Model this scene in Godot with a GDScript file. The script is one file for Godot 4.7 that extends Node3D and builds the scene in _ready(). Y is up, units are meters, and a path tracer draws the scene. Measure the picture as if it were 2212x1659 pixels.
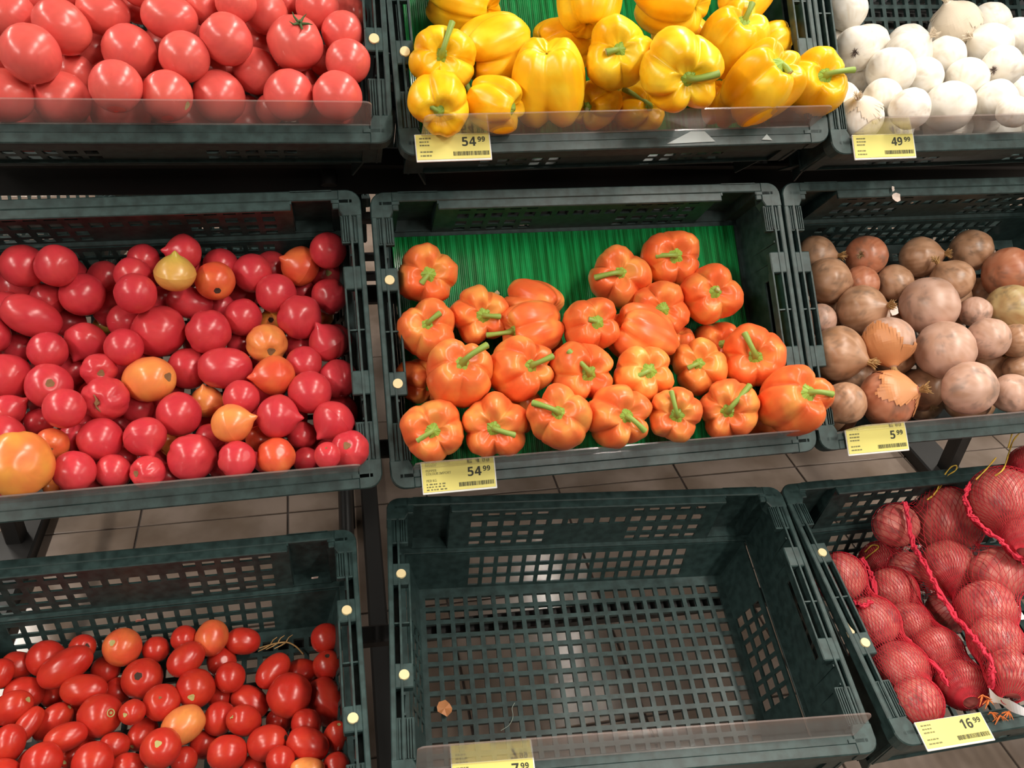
extends Node3D
# A supermarket vegetable display: three tiers of tilted plastic crates on a steel stand.

var M := {}
var cache := {}
var taken := {}
var frames := {}
var nets := {}
var noise := FastNoiseLite.new()

func _ready():
	# ---- camera
	var cam := Camera3D.new()
	cam.name = "camera"
	add_child(cam)
	cam.position = Vector3(0, 1.4, 0)
	cam.rotation = Vector3(-0.59316, -0.22992, 0.08279)
	cam.fov = 48.2083
	cam.near = 0.02
	cam.far = 60.0
	cam.current = true
	# ---- exposure
	var we := WorldEnvironment.new()
	we.name = "world_environment"
	var env := Environment.new()
	env.background_mode = Environment.BG_COLOR
	env.background_color = Color(0.02, 0.02, 0.022)
	env.tonemap_mode = Environment.TONE_MAPPER_LINEAR
	env.tonemap_exposure = 1.0
	env.sdfgi_enabled = true
	env.ssao_enabled = true
	env.ssil_enabled = true
	we.environment = env
	add_child(we)
	materials()
	# ---- rows of ceiling lamps running front to back
	for x in [-2.05, 1.25, 4.3]:
		for z in [-3.4, -1.7, 0.0, 1.7]:
			lamp(x, z)
	room()
	stand()
	crate("TL", Vector3(-0.2278, 1.1877, -1.1998), 0.8797, 0.00648, 0, 1, "dark green crate holding the pale red tomatoes")
	crate("TC", Vector3(0.3724, 1.1848, -1.1974), 0.8797, 0.03689, 1, 0, "dark green crate holding the yellow peppers")
	crate("TR", Vector3(0.974, 1.1878, -1.1999), 0.8797, 0.03542, 1, 0, "dark green crate holding the white onions")
	crate("ML", Vector3(-0.2651, 0.8061, -0.9741), 0.81158, 0.02675, 0, 0, "dark green crate holding the ripe pointed tomatoes")
	crate("MC", Vector3(0.3462, 0.8134, -0.981), 0.81158, 0.02233, 1, 0, "dark green crate holding the orange peppers")
	crate("MR", Vector3(0.9496, 0.8224, -0.9895), 0.81158, 0.02245, 0, 0, "dark green crate holding the brown onions")
	crate("BL", Vector3(-0.2941, 0.5053, -0.6901), 0.24301, 0.016, 0, 1, "dark green crate holding the plum tomatoes")
	crate("BC", Vector3(0.3377, 0.5141, -0.7256), 0.24301, -0.04936, 1, 0, "empty dark green crate with its grid floor showing")
	crate("BR", Vector3(0.9513, 0.5127, -0.7197), 0.24301, 0.02073, 1, 0, "dark green crate holding the red net bags")
	added_far_side()
	fronts()
	fill_top_left_crate()
	fill_middle_left_crate()
	fill_bottom_left_crate()
	fill_middle_crate()
	fill_top_middle_crate()
	fill_top_right_crate()
	fill_middle_right_crate()
	fill_bottom_right_crate()
	bag("A", "big red net bag of onions with a yellow tie at the front of the crate", [Vector3(0.8406, 0.5465, -0.8604), Vector3(0.8361, 0.5283, -0.8335), Vector3(0.8348, 0.5089, -0.8034), Vector3(0.8301, 0.5082, -0.7709), Vector3(0.8276, 0.5002, -0.7327), Vector3(0.8229, 0.4978, -0.6791), Vector3(0.8113, 0.5155, -0.641), Vector3(0.8066, 0.5214, -0.6096), Vector3(0.7977, 0.5303, -0.5814), Vector3(0.7923, 0.5224, -0.5645), Vector3(0.794, 0.5019, -0.5572)])
	bag("B", "upper red net bag tied with several yellow strings", [Vector3(0.925, 0.5886, -0.8464), Vector3(0.9116, 0.5746, -0.8266), Vector3(0.9058, 0.5685, -0.801), Vector3(0.9134, 0.5638, -0.7724), Vector3(0.916, 0.5687, -0.745), Vector3(0.9239, 0.5656, -0.7149), Vector3(0.9436, 0.549, -0.7088)])
	bag("C", "shaded red net bag squeezed behind the big front one", [Vector3(0.7749, 0.4661, -0.8283), Vector3(0.7739, 0.4615, -0.7987), Vector3(0.7621, 0.4566, -0.758), Vector3(0.757, 0.4607, -0.7109), Vector3(0.7597, 0.4646, -0.6578), Vector3(0.7645, 0.4788, -0.6074), Vector3(0.7618, 0.472, -0.5836)])
	bag("D", "red net bag of onions against the crate rim", [Vector3(0.7047, 0.476, -0.7387), Vector3(0.7041, 0.4905, -0.7172), Vector3(0.7197, 0.4976, -0.7193)])
	tie("A", [Vector3(0.8997, 0.5274, -0.8808), Vector3(0.9163, 0.5373, -0.8878), Vector3(0.9283, 0.5502, -0.8998), Vector3(0.9438, 0.5678, -0.9083), Vector3(0.9534, 0.5709, -0.9082), Vector3(0.9516, 0.5647, -0.9043), Vector3(0.9365, 0.5551, -0.9012), Vector3(0.9271, 0.5382, -0.8946), Vector3(0.9037, 0.5314, -0.8802)])
	tie("B", [Vector3(0.9305, 0.5997, -0.8426), Vector3(0.9482, 0.6121, -0.85), Vector3(0.958, 0.6333, -0.8519)])
	tie("B", [Vector3(0.9417, 0.6213, -0.8246), Vector3(0.9588, 0.6278, -0.8323), Vector3(1.0502, 0.5853, -0.9164), Vector3(1.0477, 0.6101, -0.9166), Vector3(1.0653, 0.6266, -0.9239)])
	tie("B", [Vector3(1.0383, 0.5984, -0.9107), Vector3(1.0469, 0.621, -0.9244), Vector3(1.0588, 0.6396, -0.9344), Vector3(1.0732, 0.6498, -0.9381)])
	tie("C", [Vector3(0.8111, 0.4058, -0.8677), Vector3(0.8185, 0.4294, -0.8635), Vector3(0.835, 0.4429, -0.868), Vector3(0.8304, 0.4382, -0.8775), Vector3(0.8184, 0.4275, -0.8738)])
	tag_strip("A", [Vector3(0.7876, 0.507, -0.557), Vector3(0.7935, 0.5041, -0.5459), Vector3(0.8017, 0.508, -0.5365), Vector3(0.8352, 0.4847, -0.5363)], [Vector3(0.7924, 0.4876, -0.5483), Vector3(0.8025, 0.4891, -0.5445), Vector3(0.8187, 0.4797, -0.5367), Vector3(0.8359, 0.476, -0.5301)])
	fray("A", [Vector3(0.7823, 0.4947, -0.5556), Vector3(0.7896, 0.4904, -0.5509), Vector3(0.793, 0.4769, -0.5408), Vector3(0.8033, 0.4747, -0.5368), Vector3(0.814, 0.4793, -0.5375)])
	flake(Vector3(0.8287, 0.9465, -1.1018), Vector3(0, 0.688, 0.725), 0.0154, 0.014, "white", "pale onion skin flake on the back rim above the brown onions")
	flake(Vector3(0.8262, 0.9567, -1.1114), Vector3(0, 0.688, 0.725), 0.0056, 0.0084, "white", "tiny pale flake lying right behind the bigger flake on the rim")
	flake(Vector3(0.8907, 0.9213, -1.1421), Vector3(0.022, -0.725, 0.688), 0.0037, 0.0059, "white", "thin pale flake sliver beside the bigger flake on the back rim")
	flake(Vector3(0.1148, 0.3298, -0.7428), Vector3(0, 0.971, 0.241), 0.0263, 0.0224, "copper", "crumpled coppery onion skin lying in the empty crate")
	flake(Vector3(0.8146, 0.8087, -1.0041), Vector3(0, 0.688, 0.725), 0.014, 0.0196, "white", "white scrap of onion skin beside the largest pale brown onion")
	flake(Vector3(-0.2994, 0.4155, -0.8833), Vector3(0.016, -0.241, 0.97), 0.013, 0.0085, "pink", "pinkish green scrap stuck on the back wall of the bottom left crate")
	flake(Vector3(0.6581, 0.4966, -0.6716), Vector3(0, 0.971, 0.241), 0.0114, 0.0329, "cream", "cream onion skin caught in the slot of the crate rim")
	flake(Vector3(0.2241, 0.7989, -1.1051), Vector3(0, 0.688, 0.725), 0.0082, 0.0096, "cream", "small beige scrap on the green sheet between the peppers")
	flake(Vector3(-0.0577, 0.4634, -0.8898), Vector3(0.016, -0.241, 0.97), 0.012, 0.0053, "white", "small whitish scrap in the upper back corner of the bottom left crate")
	vine([Vector3(-0.1421, 0.3631, -0.8563), Vector3(-0.1292, 0.3638, -0.859), Vector3(-0.1161, 0.3643, -0.8611), Vector3(-0.1017, 0.3641, -0.8603), Vector3(-0.0899, 0.3622, -0.8527), Vector3(-0.08, 0.3592, -0.8406)])
	thread([Vector3(0.1908, 0.3177, -0.7063), Vector3(0.2038, 0.3192, -0.7124), Vector3(0.211, 0.3219, -0.7231), Vector3(0.2116, 0.3247, -0.7347), Vector3(0.2169, 0.3265, -0.742)])
	tape([Vector3(0.4363, 1.0364, -1.0734), Vector3(0.4722, 1.05, -1.0846), Vector3(0.4922, 1.0501, -1.0847), Vector3(0.5064, 1.0393, -1.0757)], "torn grey tape scrap, the larger one, on the rim under the yellow peppers")
	tape([Vector3(0.5746, 1.0417, -1.0777), Vector3(0.5829, 1.0478, -1.0828), Vector3(0.5904, 1.0412, -1.0774)], "torn grey tape scrap, the smaller one, on the rim under the yellow peppers")

# ---------------------------------------------------------------- naming
func numbered(called: String) -> String:
	var k: int = taken.get(called, 0)
	taken[called] = k + 1
	return called if k == 0 else "%s_%03d" % [called, k]

func tag(o, label: String, category: String, group := ""):
	o.set_meta("label", label)
	o.set_meta("category", category)
	if group != "":
		o.set_meta("group", group)
	return o

func thing(called: String, label: String, category: String, group := "") -> Node3D:
	var o := Node3D.new()
	o.name = numbered(called)
	add_child(o, true)
	return tag(o, label, category, group)

func part(called: String, mesh: Mesh, mat: Material, parent: Node, xf := Transform3D.IDENTITY) -> MeshInstance3D:
	var o := MeshInstance3D.new()
	o.name = called
	o.mesh = mesh
	o.material_override = mat
	o.transform = xf
	parent.add_child(o, true)
	return o

func single(called: String, mesh: Mesh, mat: Material, label: String, category: String, group := "", xf := Transform3D.IDENTITY) -> MeshInstance3D:
	var o := part(numbered(called), mesh, mat, self, xf)
	return tag(o, label, category, group)

func struct(called: String, mesh: Mesh, mat: Material, xf := Transform3D.IDENTITY) -> MeshInstance3D:
	var o := part(called, mesh, mat, self, xf)
	o.set_meta("kind", "structure")
	return o

# ---------------------------------------------------------------- materials
func lin(r: int, g: int, b: int) -> Color:
	return Color8(r, g, b).srgb_to_linear()

func mat(c: Color, rough: float, metal := 0.0) -> StandardMaterial3D:
	var m := StandardMaterial3D.new()
	m.albedo_color = c
	m.roughness = rough
	m.metallic = metal
	return m

func vmat(rough: float) -> StandardMaterial3D:
	var m := mat(Color.WHITE, rough)
	m.vertex_color_use_as_albedo = true
	return m

func noise_tex(freq: float, lo: Color, hi: Color, at := 0.5, sd := 1, octaves := 4) -> NoiseTexture2D:
	var n := FastNoiseLite.new()
	n.seed = sd
	n.frequency = freq
	n.fractal_octaves = octaves
	var t := NoiseTexture2D.new()
	t.width = 512
	t.height = 512
	t.seamless = true
	t.noise = n
	var g := Gradient.new()
	g.set_color(0, lo)
	g.set_color(1, hi)
	g.set_offset(0, maxf(0.0, at - 0.3))
	g.set_offset(1, minf(1.0, at + 0.3))
	t.color_ramp = g
	return t

func materials():
	noise.seed = 7
	noise.frequency = 1.0
	noise.fractal_octaves = 3
	var p := mat(Color8(50, 71, 70), 0.42)
	p.albedo_texture = noise_tex(0.02, Color(0.72, 0.74, 0.74), Color(1, 1, 1), 0.45, 3, 5)
	p.uv1_triplanar = true
	p.uv1_scale = Vector3(5, 5, 5)
	M.crate = p
	M.plug = mat(Color8(226, 208, 160), 0.5)
	M.tomato = vmat(0.27)
	M.pepper = vmat(0.3)
	M.pepper.metallic_specular = 0.42
	M.onion = vmat(0.36)
	M.onion_white = vmat(0.5)
	M.stem = mat(Color8(150, 178, 82), 0.5)
	M.stem.albedo_texture = noise_tex(0.05, Color(0.75, 0.75, 0.62), Color(1, 1, 1), 0.4, 5)
	M.calyx = mat(Color8(136, 170, 62), 0.5)
	M.stem_cut = mat(Color8(176, 168, 120), 0.8)
	M.scar_pale = mat(Color8(178, 170, 108), 0.8)
	M.scar_brown = mat(Color8(132, 96, 62), 0.85)
	M.scar_dark = mat(Color8(64, 44, 34), 0.85)
	M.scar_green = mat(Color8(70, 92, 48), 0.7)
	M.dry = mat(Color8(176, 138, 88), 0.85)
	M.dry_white = mat(Color8(222, 208, 188), 0.85)
	M.root = mat(Color8(150, 122, 86), 0.9)
	M.root_grey = mat(Color8(120, 104, 96), 0.9)
	M.net = mat(Color8(200, 34, 52), 0.55)
	M.seam = mat(Color8(214, 44, 70), 0.7)
	M.tie = mat(Color8(206, 172, 62), 0.6)
	M.fray = mat(Color8(216, 120, 60), 0.8)
	M.tag_white = mat(Color8(238, 236, 240), 0.6)
	M.card = mat(Color8(236, 226, 128), 0.55)
	M.card_border = mat(Color8(236, 238, 236), 0.4)
	M.ink = mat(Color8(52, 56, 44), 0.7)
	M.ink_faint = mat(Color8(126, 124, 80), 0.7)
	var l := mat(Color8(22, 146, 76), 0.2)
	l.albedo_texture = noise_tex(0.012, Color(0.62, 0.62, 0.5), Color(1, 1, 1), 0.45, 11, 4)
	l.uv1_scale = Vector3(3, 1, 1)
	M.liner = l
	var s := mat(Color(0.72, 0.64, 0.62, 0.22), 0.3)
	s.transparency = BaseMaterial3D.TRANSPARENCY_ALPHA
	s.roughness = 0.12
	M.clear = s
	M.steel = mat(Color8(26, 25, 25), 0.45)
	M.flake_white = mat(Color8(226, 208, 198), 0.5)
	M.flake_copper = mat(Color8(206, 140, 92), 0.4)
	M.flake_cream = mat(Color8(214, 190, 150), 0.6)
	M.flake_pink = mat(Color8(190, 130, 116), 0.6)
	M.thread = mat(Color8(150, 160, 150), 0.4)
	M.tape = mat(Color8(168, 178, 178), 0.5)
	var t := mat(Color8(140, 125, 115), 0.16)
	t.albedo_texture = noise_tex(0.01, Color(0.8, 0.78, 0.75), Color(1, 1, 1), 0.45, 21, 5)
	t.uv1_triplanar = true
	t.uv1_world_triplanar = true
	t.uv1_scale = Vector3(0.9, 0.9, 0.9)
	M.tile = t
	M.grout = mat(Color8(70, 62, 58), 0.9)
	M.wall = mat(Color8(150, 147, 142), 0.8)
	M.wall_dark = mat(Color8(58, 60, 64), 0.7)
	M.ceiling = mat(Color8(170, 168, 164), 0.9)
	M.lamp_body = mat(Color8(226, 226, 224), 0.5)
	var g := mat(Color8(255, 250, 240), 0.5)
	g.emission_enabled = true
	g.emission = Color8(255, 248, 236)
	g.emission_energy_multiplier = 3.0
	M.tube = g

# ---------------------------------------------------------------- mesh helpers
func begin() -> SurfaceTool:
	var st := SurfaceTool.new()
	st.begin(Mesh.PRIMITIVE_TRIANGLES)
	return st

func tri(st: SurfaceTool, a: Vector3, b: Vector3, c: Vector3, n: Vector3):
	st.set_normal(n)
	st.add_vertex(a)
	st.set_normal(n)
	st.add_vertex(c)
	st.set_normal(n)
	st.add_vertex(b)

func quad(st: SurfaceTool, a: Vector3, b: Vector3, c: Vector3, d: Vector3):
	# corners counter-clockwise seen from the front
	var n := (c - a).cross(d - b)
	if n.length_squared() < 1e-18:
		return
	n = n.normalized()
	tri(st, a, b, c, n)
	tri(st, a, c, d, n)

func face(st: SurfaceTool, pts: Array, mid: Vector3):
	# a convex face turned away from mid
	var n: Vector3 = (pts[1] - pts[0]).cross(pts[2] - pts[0])
	if n.length_squared() < 1e-20:
		return
	n = n.normalized()
	var flip: bool = n.dot(pts[0] - mid) < 0.0
	if flip:
		n = -n
	for k in range(1, pts.size() - 1):
		if flip:
			tri(st, pts[0], pts[k + 1], pts[k], n)
		else:
			tri(st, pts[0], pts[k], pts[k + 1], n)

func box(st: SurfaceTool, lo: Vector3, hi: Vector3, bevel := 0.0):
	var mid := (lo + hi) * 0.5
	var h := (hi - lo) * 0.5
	var b: float = minf(bevel, minf(h.x, minf(h.y, h.z)) * 0.49)
	for a in 3:
		var u := (a + 1) % 3
		var v := (a + 2) % 3
		for s in [-1.0, 1.0]:
			var pts := []
			for c in [[-1, -1], [1, -1], [1, 1], [-1, 1]]:
				var q := Vector3.ZERO
				q[a] = s * h[a]
				q[u] = c[0] * (h[u] - b)
				q[v] = c[1] * (h[v] - b)
				pts.append(mid + q)
			face(st, pts, mid)
		if b > 0.0:
			for s in [-1.0, 1.0]:
				for r in [-1.0, 1.0]:
					var pts := []
					for e in [[0, -1], [0, 1], [1, 1], [1, -1]]:
						var q := Vector3.ZERO
						q[u] = s * (h[u] if e[0] == 0 else h[u] - b)
						q[v] = r * (h[v] - b if e[0] == 0 else h[v])
						q[a] = e[1] * (h[a] - b)
						pts.append(mid + q)
					face(st, pts, mid)
	if b > 0.0:
		for sx in [-1.0, 1.0]:
			for sy in [-1.0, 1.0]:
				for sz in [-1.0, 1.0]:
					face(st, [mid + Vector3(sx * h.x, sy * (h.y - b), sz * (h.z - b)), mid + Vector3(sx * (h.x - b), sy * h.y, sz * (h.z - b)), mid + Vector3(sx * (h.x - b), sy * (h.y - b), sz * h.z)], mid)

func prism(st: SurfaceTool, poly: Array, y0: float, y1: float, bevel := 0.0):
	# convex polygon in x and z, from y0 up to y1
	var mid := Vector3.ZERO
	for p in poly:
		mid += Vector3(p.x, 0, p.y) / poly.size()
	mid.y = (y0 + y1) * 0.5
	var top := []
	var bottom := []
	var side := []
	for p in poly:
		var q := Vector3(p.x, y1, p.y)
		var inward := Vector3(mid.x - p.x, 0, mid.z - p.y).normalized() * bevel
		top.append(q + inward)
		side.append(q - Vector3(0, bevel, 0))
		bottom.append(Vector3(p.x, y0, p.y))
	face(st, top, mid)
	face(st, bottom, mid)
	for k in poly.size():
		var n: int = (k + 1) % poly.size()
		face(st, [bottom[k], bottom[n], side[n], side[k]], mid)
		if bevel > 0.0:
			face(st, [side[k], side[n], top[n], top[k]], mid)

func tube(st: SurfaceTool, pts: Array, radii: Array, sides := 8, rib := 0.0):
	var rings := []
	var norms := []
	var d0: Vector3 = (pts[1] - pts[0]).normalized()
	var u := d0.cross(Vector3.UP if absf(d0.y) < 0.9 else Vector3.RIGHT).normalized()
	for k in pts.size():
		var d: Vector3 = (pts[mini(k + 1, pts.size() - 1)] - pts[maxi(k - 1, 0)]).normalized()
		u = (u - d * u.dot(d)).normalized()
		var v := d.cross(u)
		var ring := []
		var nn := []
		for s in sides:
			var a := TAU * s / sides
			var w := u * cos(a) + v * sin(a)
			var rr: float = radii[k] * (1.0 + (rib if s % 2 == 0 else -rib))
			ring.append(pts[k] + w * rr)
			nn.append(w)
		rings.append(ring)
		norms.append(nn)
	for k in pts.size() - 1:
		for s in sides:
			var t := (s + 1) % sides
			for c in [[k, s], [k + 1, t], [k, t], [k, s], [k + 1, s], [k + 1, t]]:
				st.set_normal(norms[c[0]][c[1]])
				st.add_vertex(rings[c[0]][c[1]])
	for e in [0, pts.size() - 1]:
		var away: Vector3 = pts[e] + (pts[1] - pts[0]) if e == 0 else pts[e] - (pts[e] - pts[e - 1])
		face(st, rings[e], away)

func blob(nu: int, nv: int, shape: Callable, tint: Callable) -> ArrayMesh:
	# a closed skin round the y axis: shape(theta, phi) gives a point, tint(point, theta, phi) its colour
	var pos := PackedVector3Array()
	var nor := PackedVector3Array()
	var col := PackedColorArray()
	var idx := PackedInt32Array()
	var row := nu + 1
	for j in nv + 1:
		var ph := PI * j / nv
		for i in row:
			var th := TAU * (i % nu) / nu
			var p: Vector3 = shape.call(th, ph)
			pos.append(p)
			col.append(tint.call(p, th, ph))
	for j in nv + 1:
		for i in row:
			var n: Vector3
			if j == 0 or j == nv:
				var r := 1 if j == 0 else nv - 1
				n = Vector3.ZERO
				for k in nu:
					n += (pos[r * row + (k + 1) % nu] - pos[j * row]).cross(pos[r * row + k] - pos[j * row])
				if j == nv:
					n = -n
			else:
				var du := pos[j * row + (i + 1) % nu] - pos[j * row + (i + nu - 1) % nu]
				var dv := pos[(j + 1) * row + i] - pos[(j - 1) * row + i]
				n = du.cross(dv)
			nor.append(n.normalized())
	for j in nv:
		for i in nu:
			var a := j * row + i
			if j > 0:
				idx.append_array([a, a + row, a + 1])
			if j < nv - 1:
				idx.append_array([a + 1, a + row, a + row + 1])
	var arr := []
	arr.resize(Mesh.ARRAY_MAX)
	arr[Mesh.ARRAY_VERTEX] = pos
	arr[Mesh.ARRAY_NORMAL] = nor
	arr[Mesh.ARRAY_COLOR] = col
	arr[Mesh.ARRAY_INDEX] = idx
	var m := ArrayMesh.new()
	m.add_surface_from_arrays(Mesh.PRIMITIVE_TRIANGLES, arr)
	return m

func along(axis: Vector3, roll := 0.0) -> Basis:
	# a basis whose y axis is the given one
	var y := axis.normalized()
	var x := y.cross(Vector3(0.31, 0.2, 0.93)).normalized()
	return Basis(x, y, x.cross(y)) * Basis(Vector3.UP, roll)

func n3(p: Vector3, f: float) -> float:
	return noise.get_noise_3dv(p * f)

# ---------------------------------------------------------------- the room
func lamp(x: float, z: float):
	var o := thing("ceiling_lamp", "twin tube ceiling lamp %.1f m along and %.1f m back from the display" % [x, -z], "lamp", "ceiling lamps")
	o.position = Vector3(x, 2.95, z)
	var st := begin()
	box(st, Vector3(-0.11, -0.04, -0.64), Vector3(0.11, 0.05, 0.64), 0.01)
	part("housing", st.commit(), M.lamp_body, o)
	for s in [-0.045, 0.045]:
		var tb := begin()
		var pts := []
		var rad := []
		for k in 5:
			pts.append(Vector3(s, -0.06, -0.6 + 0.3 * k))
			rad.append(0.013)
		tube(tb, pts, rad, 10)
		part("tube", tb.commit(), M.tube, o)
	var l := AreaLight3D.new()
	l.name = "light"
	l.area_size = Vector2(0.12, 1.2)
	l.light_color = Color8(255, 247, 235)
	l.light_energy = 4.4
	l.shadow_enabled = true
	l.area_range = 12.0
	l.area_attenuation = 2.0
	l.position = Vector3(0, -0.08, 0)
	l.rotation = Vector3(-PI / 2, 0, 0)
	o.add_child(l, true)

func room():
	var st := begin()
	box(st, Vector3(-5, -0.12, -4.75), Vector3(6, -0.004, 3.6))
	var fl := struct("floor", st.commit(), M.grout)
	# loose laid square tiles with dark joints
	var pitch := 0.326
	var variants := []
	for v in 3:
		var t := begin()
		var h := pitch * 0.5 - 0.0022
		box(t, Vector3(-h, -0.006, -h), Vector3(h, 0.0, h), 0.0012)
		variants.append(t.commit())
	var rng := RandomNumberGenerator.new()
	rng.seed = 4
	var turn := Basis(Vector3.UP, deg_to_rad(1.6))
	for i in range(-8, 12):
		for j in range(-9, 5):
			var p := turn * Vector3(-0.504 + pitch * (i + 0.5), 0, pitch * (j + 0.5)) + Vector3(0.03, rng.randf_range(-0.0006, 0.0), -1.545 + 0.0)
			if p.z < -4.5 or p.z > 0.4:
				continue
			part("tile", variants[rng.randi() % 3], M.tile, fl, Transform3D(turn, p))
	for w in [["wall_back", Vector3(-5, 0, -4.75), Vector3(6, 3.1, -4.6), M.wall_dark], ["wall_front", Vector3(-5, 0, 3.45), Vector3(6, 3.1, 3.6), M.wall], ["wall_left", Vector3(-5, 0, -4.6), Vector3(-4.85, 3.1, 3.45), M.wall], ["wall_right", Vector3(5.85, 0, -4.6), Vector3(6, 3.1, 3.45), M.wall], ["ceiling", Vector3(-5, 3.0, -4.75), Vector3(6, 3.1, 3.6), M.ceiling]]:
		var b := begin()
		box(b, w[1], w[2])
		struct(w[0], b.commit(), w[3])

func stand():
	var o := thing("display_stand", "black steel stand carrying the three tiers of crates", "stand")
	for f in [[-0.705, 0.08], [0.04, 0.038], [1.532, 0.095]]:
		var st := begin()
		box(st, Vector3(f[0] - f[1] * 0.5, 0.0, -1.75), Vector3(f[0] + f[1] * 0.5, 0.035, -0.45), 0.004)
		part("foot", st.commit(), M.steel, o)
	for x in [-1.35, -0.705, -0.012, 1.532]:
		var st := begin()
		box(st, Vector3(x - 0.0165, 0.0, -1.505), Vector3(x + 0.0165, 1.12, -1.465), 0.003)
		part("upright", st.commit(), M.steel, o)
	# two rails across under every tier, on arms that slope forward
	for tier in ["TC", "MC", "BC"]:
		var f: Transform3D = frames_of(tier)
		for z in [-0.11, 0.135, -10.0]:
			if z < -1.0:
				# rails for the added far side
				for zz in [-0.11, 0.135]:
					var cf := f * Vector3(0, -0.218, zz)
					var sf := begin()
					box(sf, Vector3(-1.2, -0.011, -0.014), Vector3(2.0, 0.011, 0.014), 0.003)
					part("rail", sf.commit(), M.steel, o, Transform3D(Basis(Vector3.RIGHT, -f.basis.get_euler().x), Vector3(0, cf.y, -2.97 - cf.z)))
				continue
			var c := f * Vector3(0, -0.218, z)
			var st := begin()
			box(st, Vector3(-0.9, -0.011, -0.014), Vector3(1.75, 0.011, 0.014), 0.003)
			part("rail", st.commit(), M.steel, o, Transform3D(Basis(Vector3.RIGHT, f.basis.get_euler().x), Vector3(0, c.y, c.z)))
		if tier == "TC":
			# added dark plate that blocks the bright floor under the upper crates
			var e := f * Vector3(0, -0.2, 0.13)
			var ch := begin()
			box(ch, Vector3(-0.9, e.y - 0.075, e.z - 0.02), Vector3(1.75, e.y - 0.012, e.z - 0.016), 0.001)
			part("added_channel", ch.commit(), M.steel, o)
		for x in [-0.705, -0.012, 1.532]:
			var a := f * Vector3(0, -0.24, 0.17)
			var b := f * Vector3(0, -0.24, -0.2)
			var st := begin()
			var q := Vector3(x, b.y, b.z)
			var p := Vector3(x, a.y, a.z)
			tube(st, [p, q, Vector3(x, b.y - 0.02, -1.45)], [0.013, 0.013, 0.013], 6)
			part("arm", st.commit(), M.steel, o)

func frames_of(k: String) -> Transform3D:
	# the same places the crates below are given
	return {"TC": Transform3D(Basis(Vector3.RIGHT, 0.8797), Vector3(0.3724, 1.1848, -1.1974)), "MC": Transform3D(Basis(Vector3.RIGHT, 0.81158), Vector3(0.3462, 0.8134, -0.981)), "BC": Transform3D(Basis(Vector3.RIGHT, 0.24301), Vector3(0.3377, 0.5141, -0.7256))}[k]

# ---------------------------------------------------------------- the crates
func panel(st: SurfaceTool, o: Vector3, u: Vector3, v: Vector3, xs: Array, ys: Array, holes: Dictionary, th: float):
	# a plate spanned by the unit directions u and v, cut into cells; a cell listed in holes is left open
	var n := u.cross(v).normalized() * th
	var nx := xs.size() - 1
	var ny := ys.size() - 1
	for j in ny:
		for i in nx:
			if holes.has(i * 1000 + j):
				continue
			var a: Vector3 = o + u * xs[i] + v * ys[j]
			var b: Vector3 = o + u * xs[i + 1] + v * ys[j]
			var c: Vector3 = o + u * xs[i + 1] + v * ys[j + 1]
			var d: Vector3 = o + u * xs[i] + v * ys[j + 1]
			quad(st, a, b, c, d)
			quad(st, a - n, d - n, c - n, b - n)
			if i == 0 or holes.has((i - 1) * 1000 + j):
				quad(st, a, d, d - n, a - n)
			if i == nx - 1 or holes.has((i + 1) * 1000 + j):
				quad(st, b, b - n, c - n, c)
			if j == 0 or holes.has(i * 1000 + j - 1):
				quad(st, a, a - n, b - n, b)
			if j == ny - 1 or holes.has(i * 1000 + j + 1):
				quad(st, d, c, c - n, d - n)

func cuts(first: float, last: float, a: float, pitch: float, count: int, open: float) -> Array:
	# breakpoints of a row of openings: solid, open, solid, open ...
	var xs := [first]
	for k in count:
		xs.append(a + pitch * k)
		xs.append(a + pitch * k + open)
	xs.append(last)
	return xs

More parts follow.
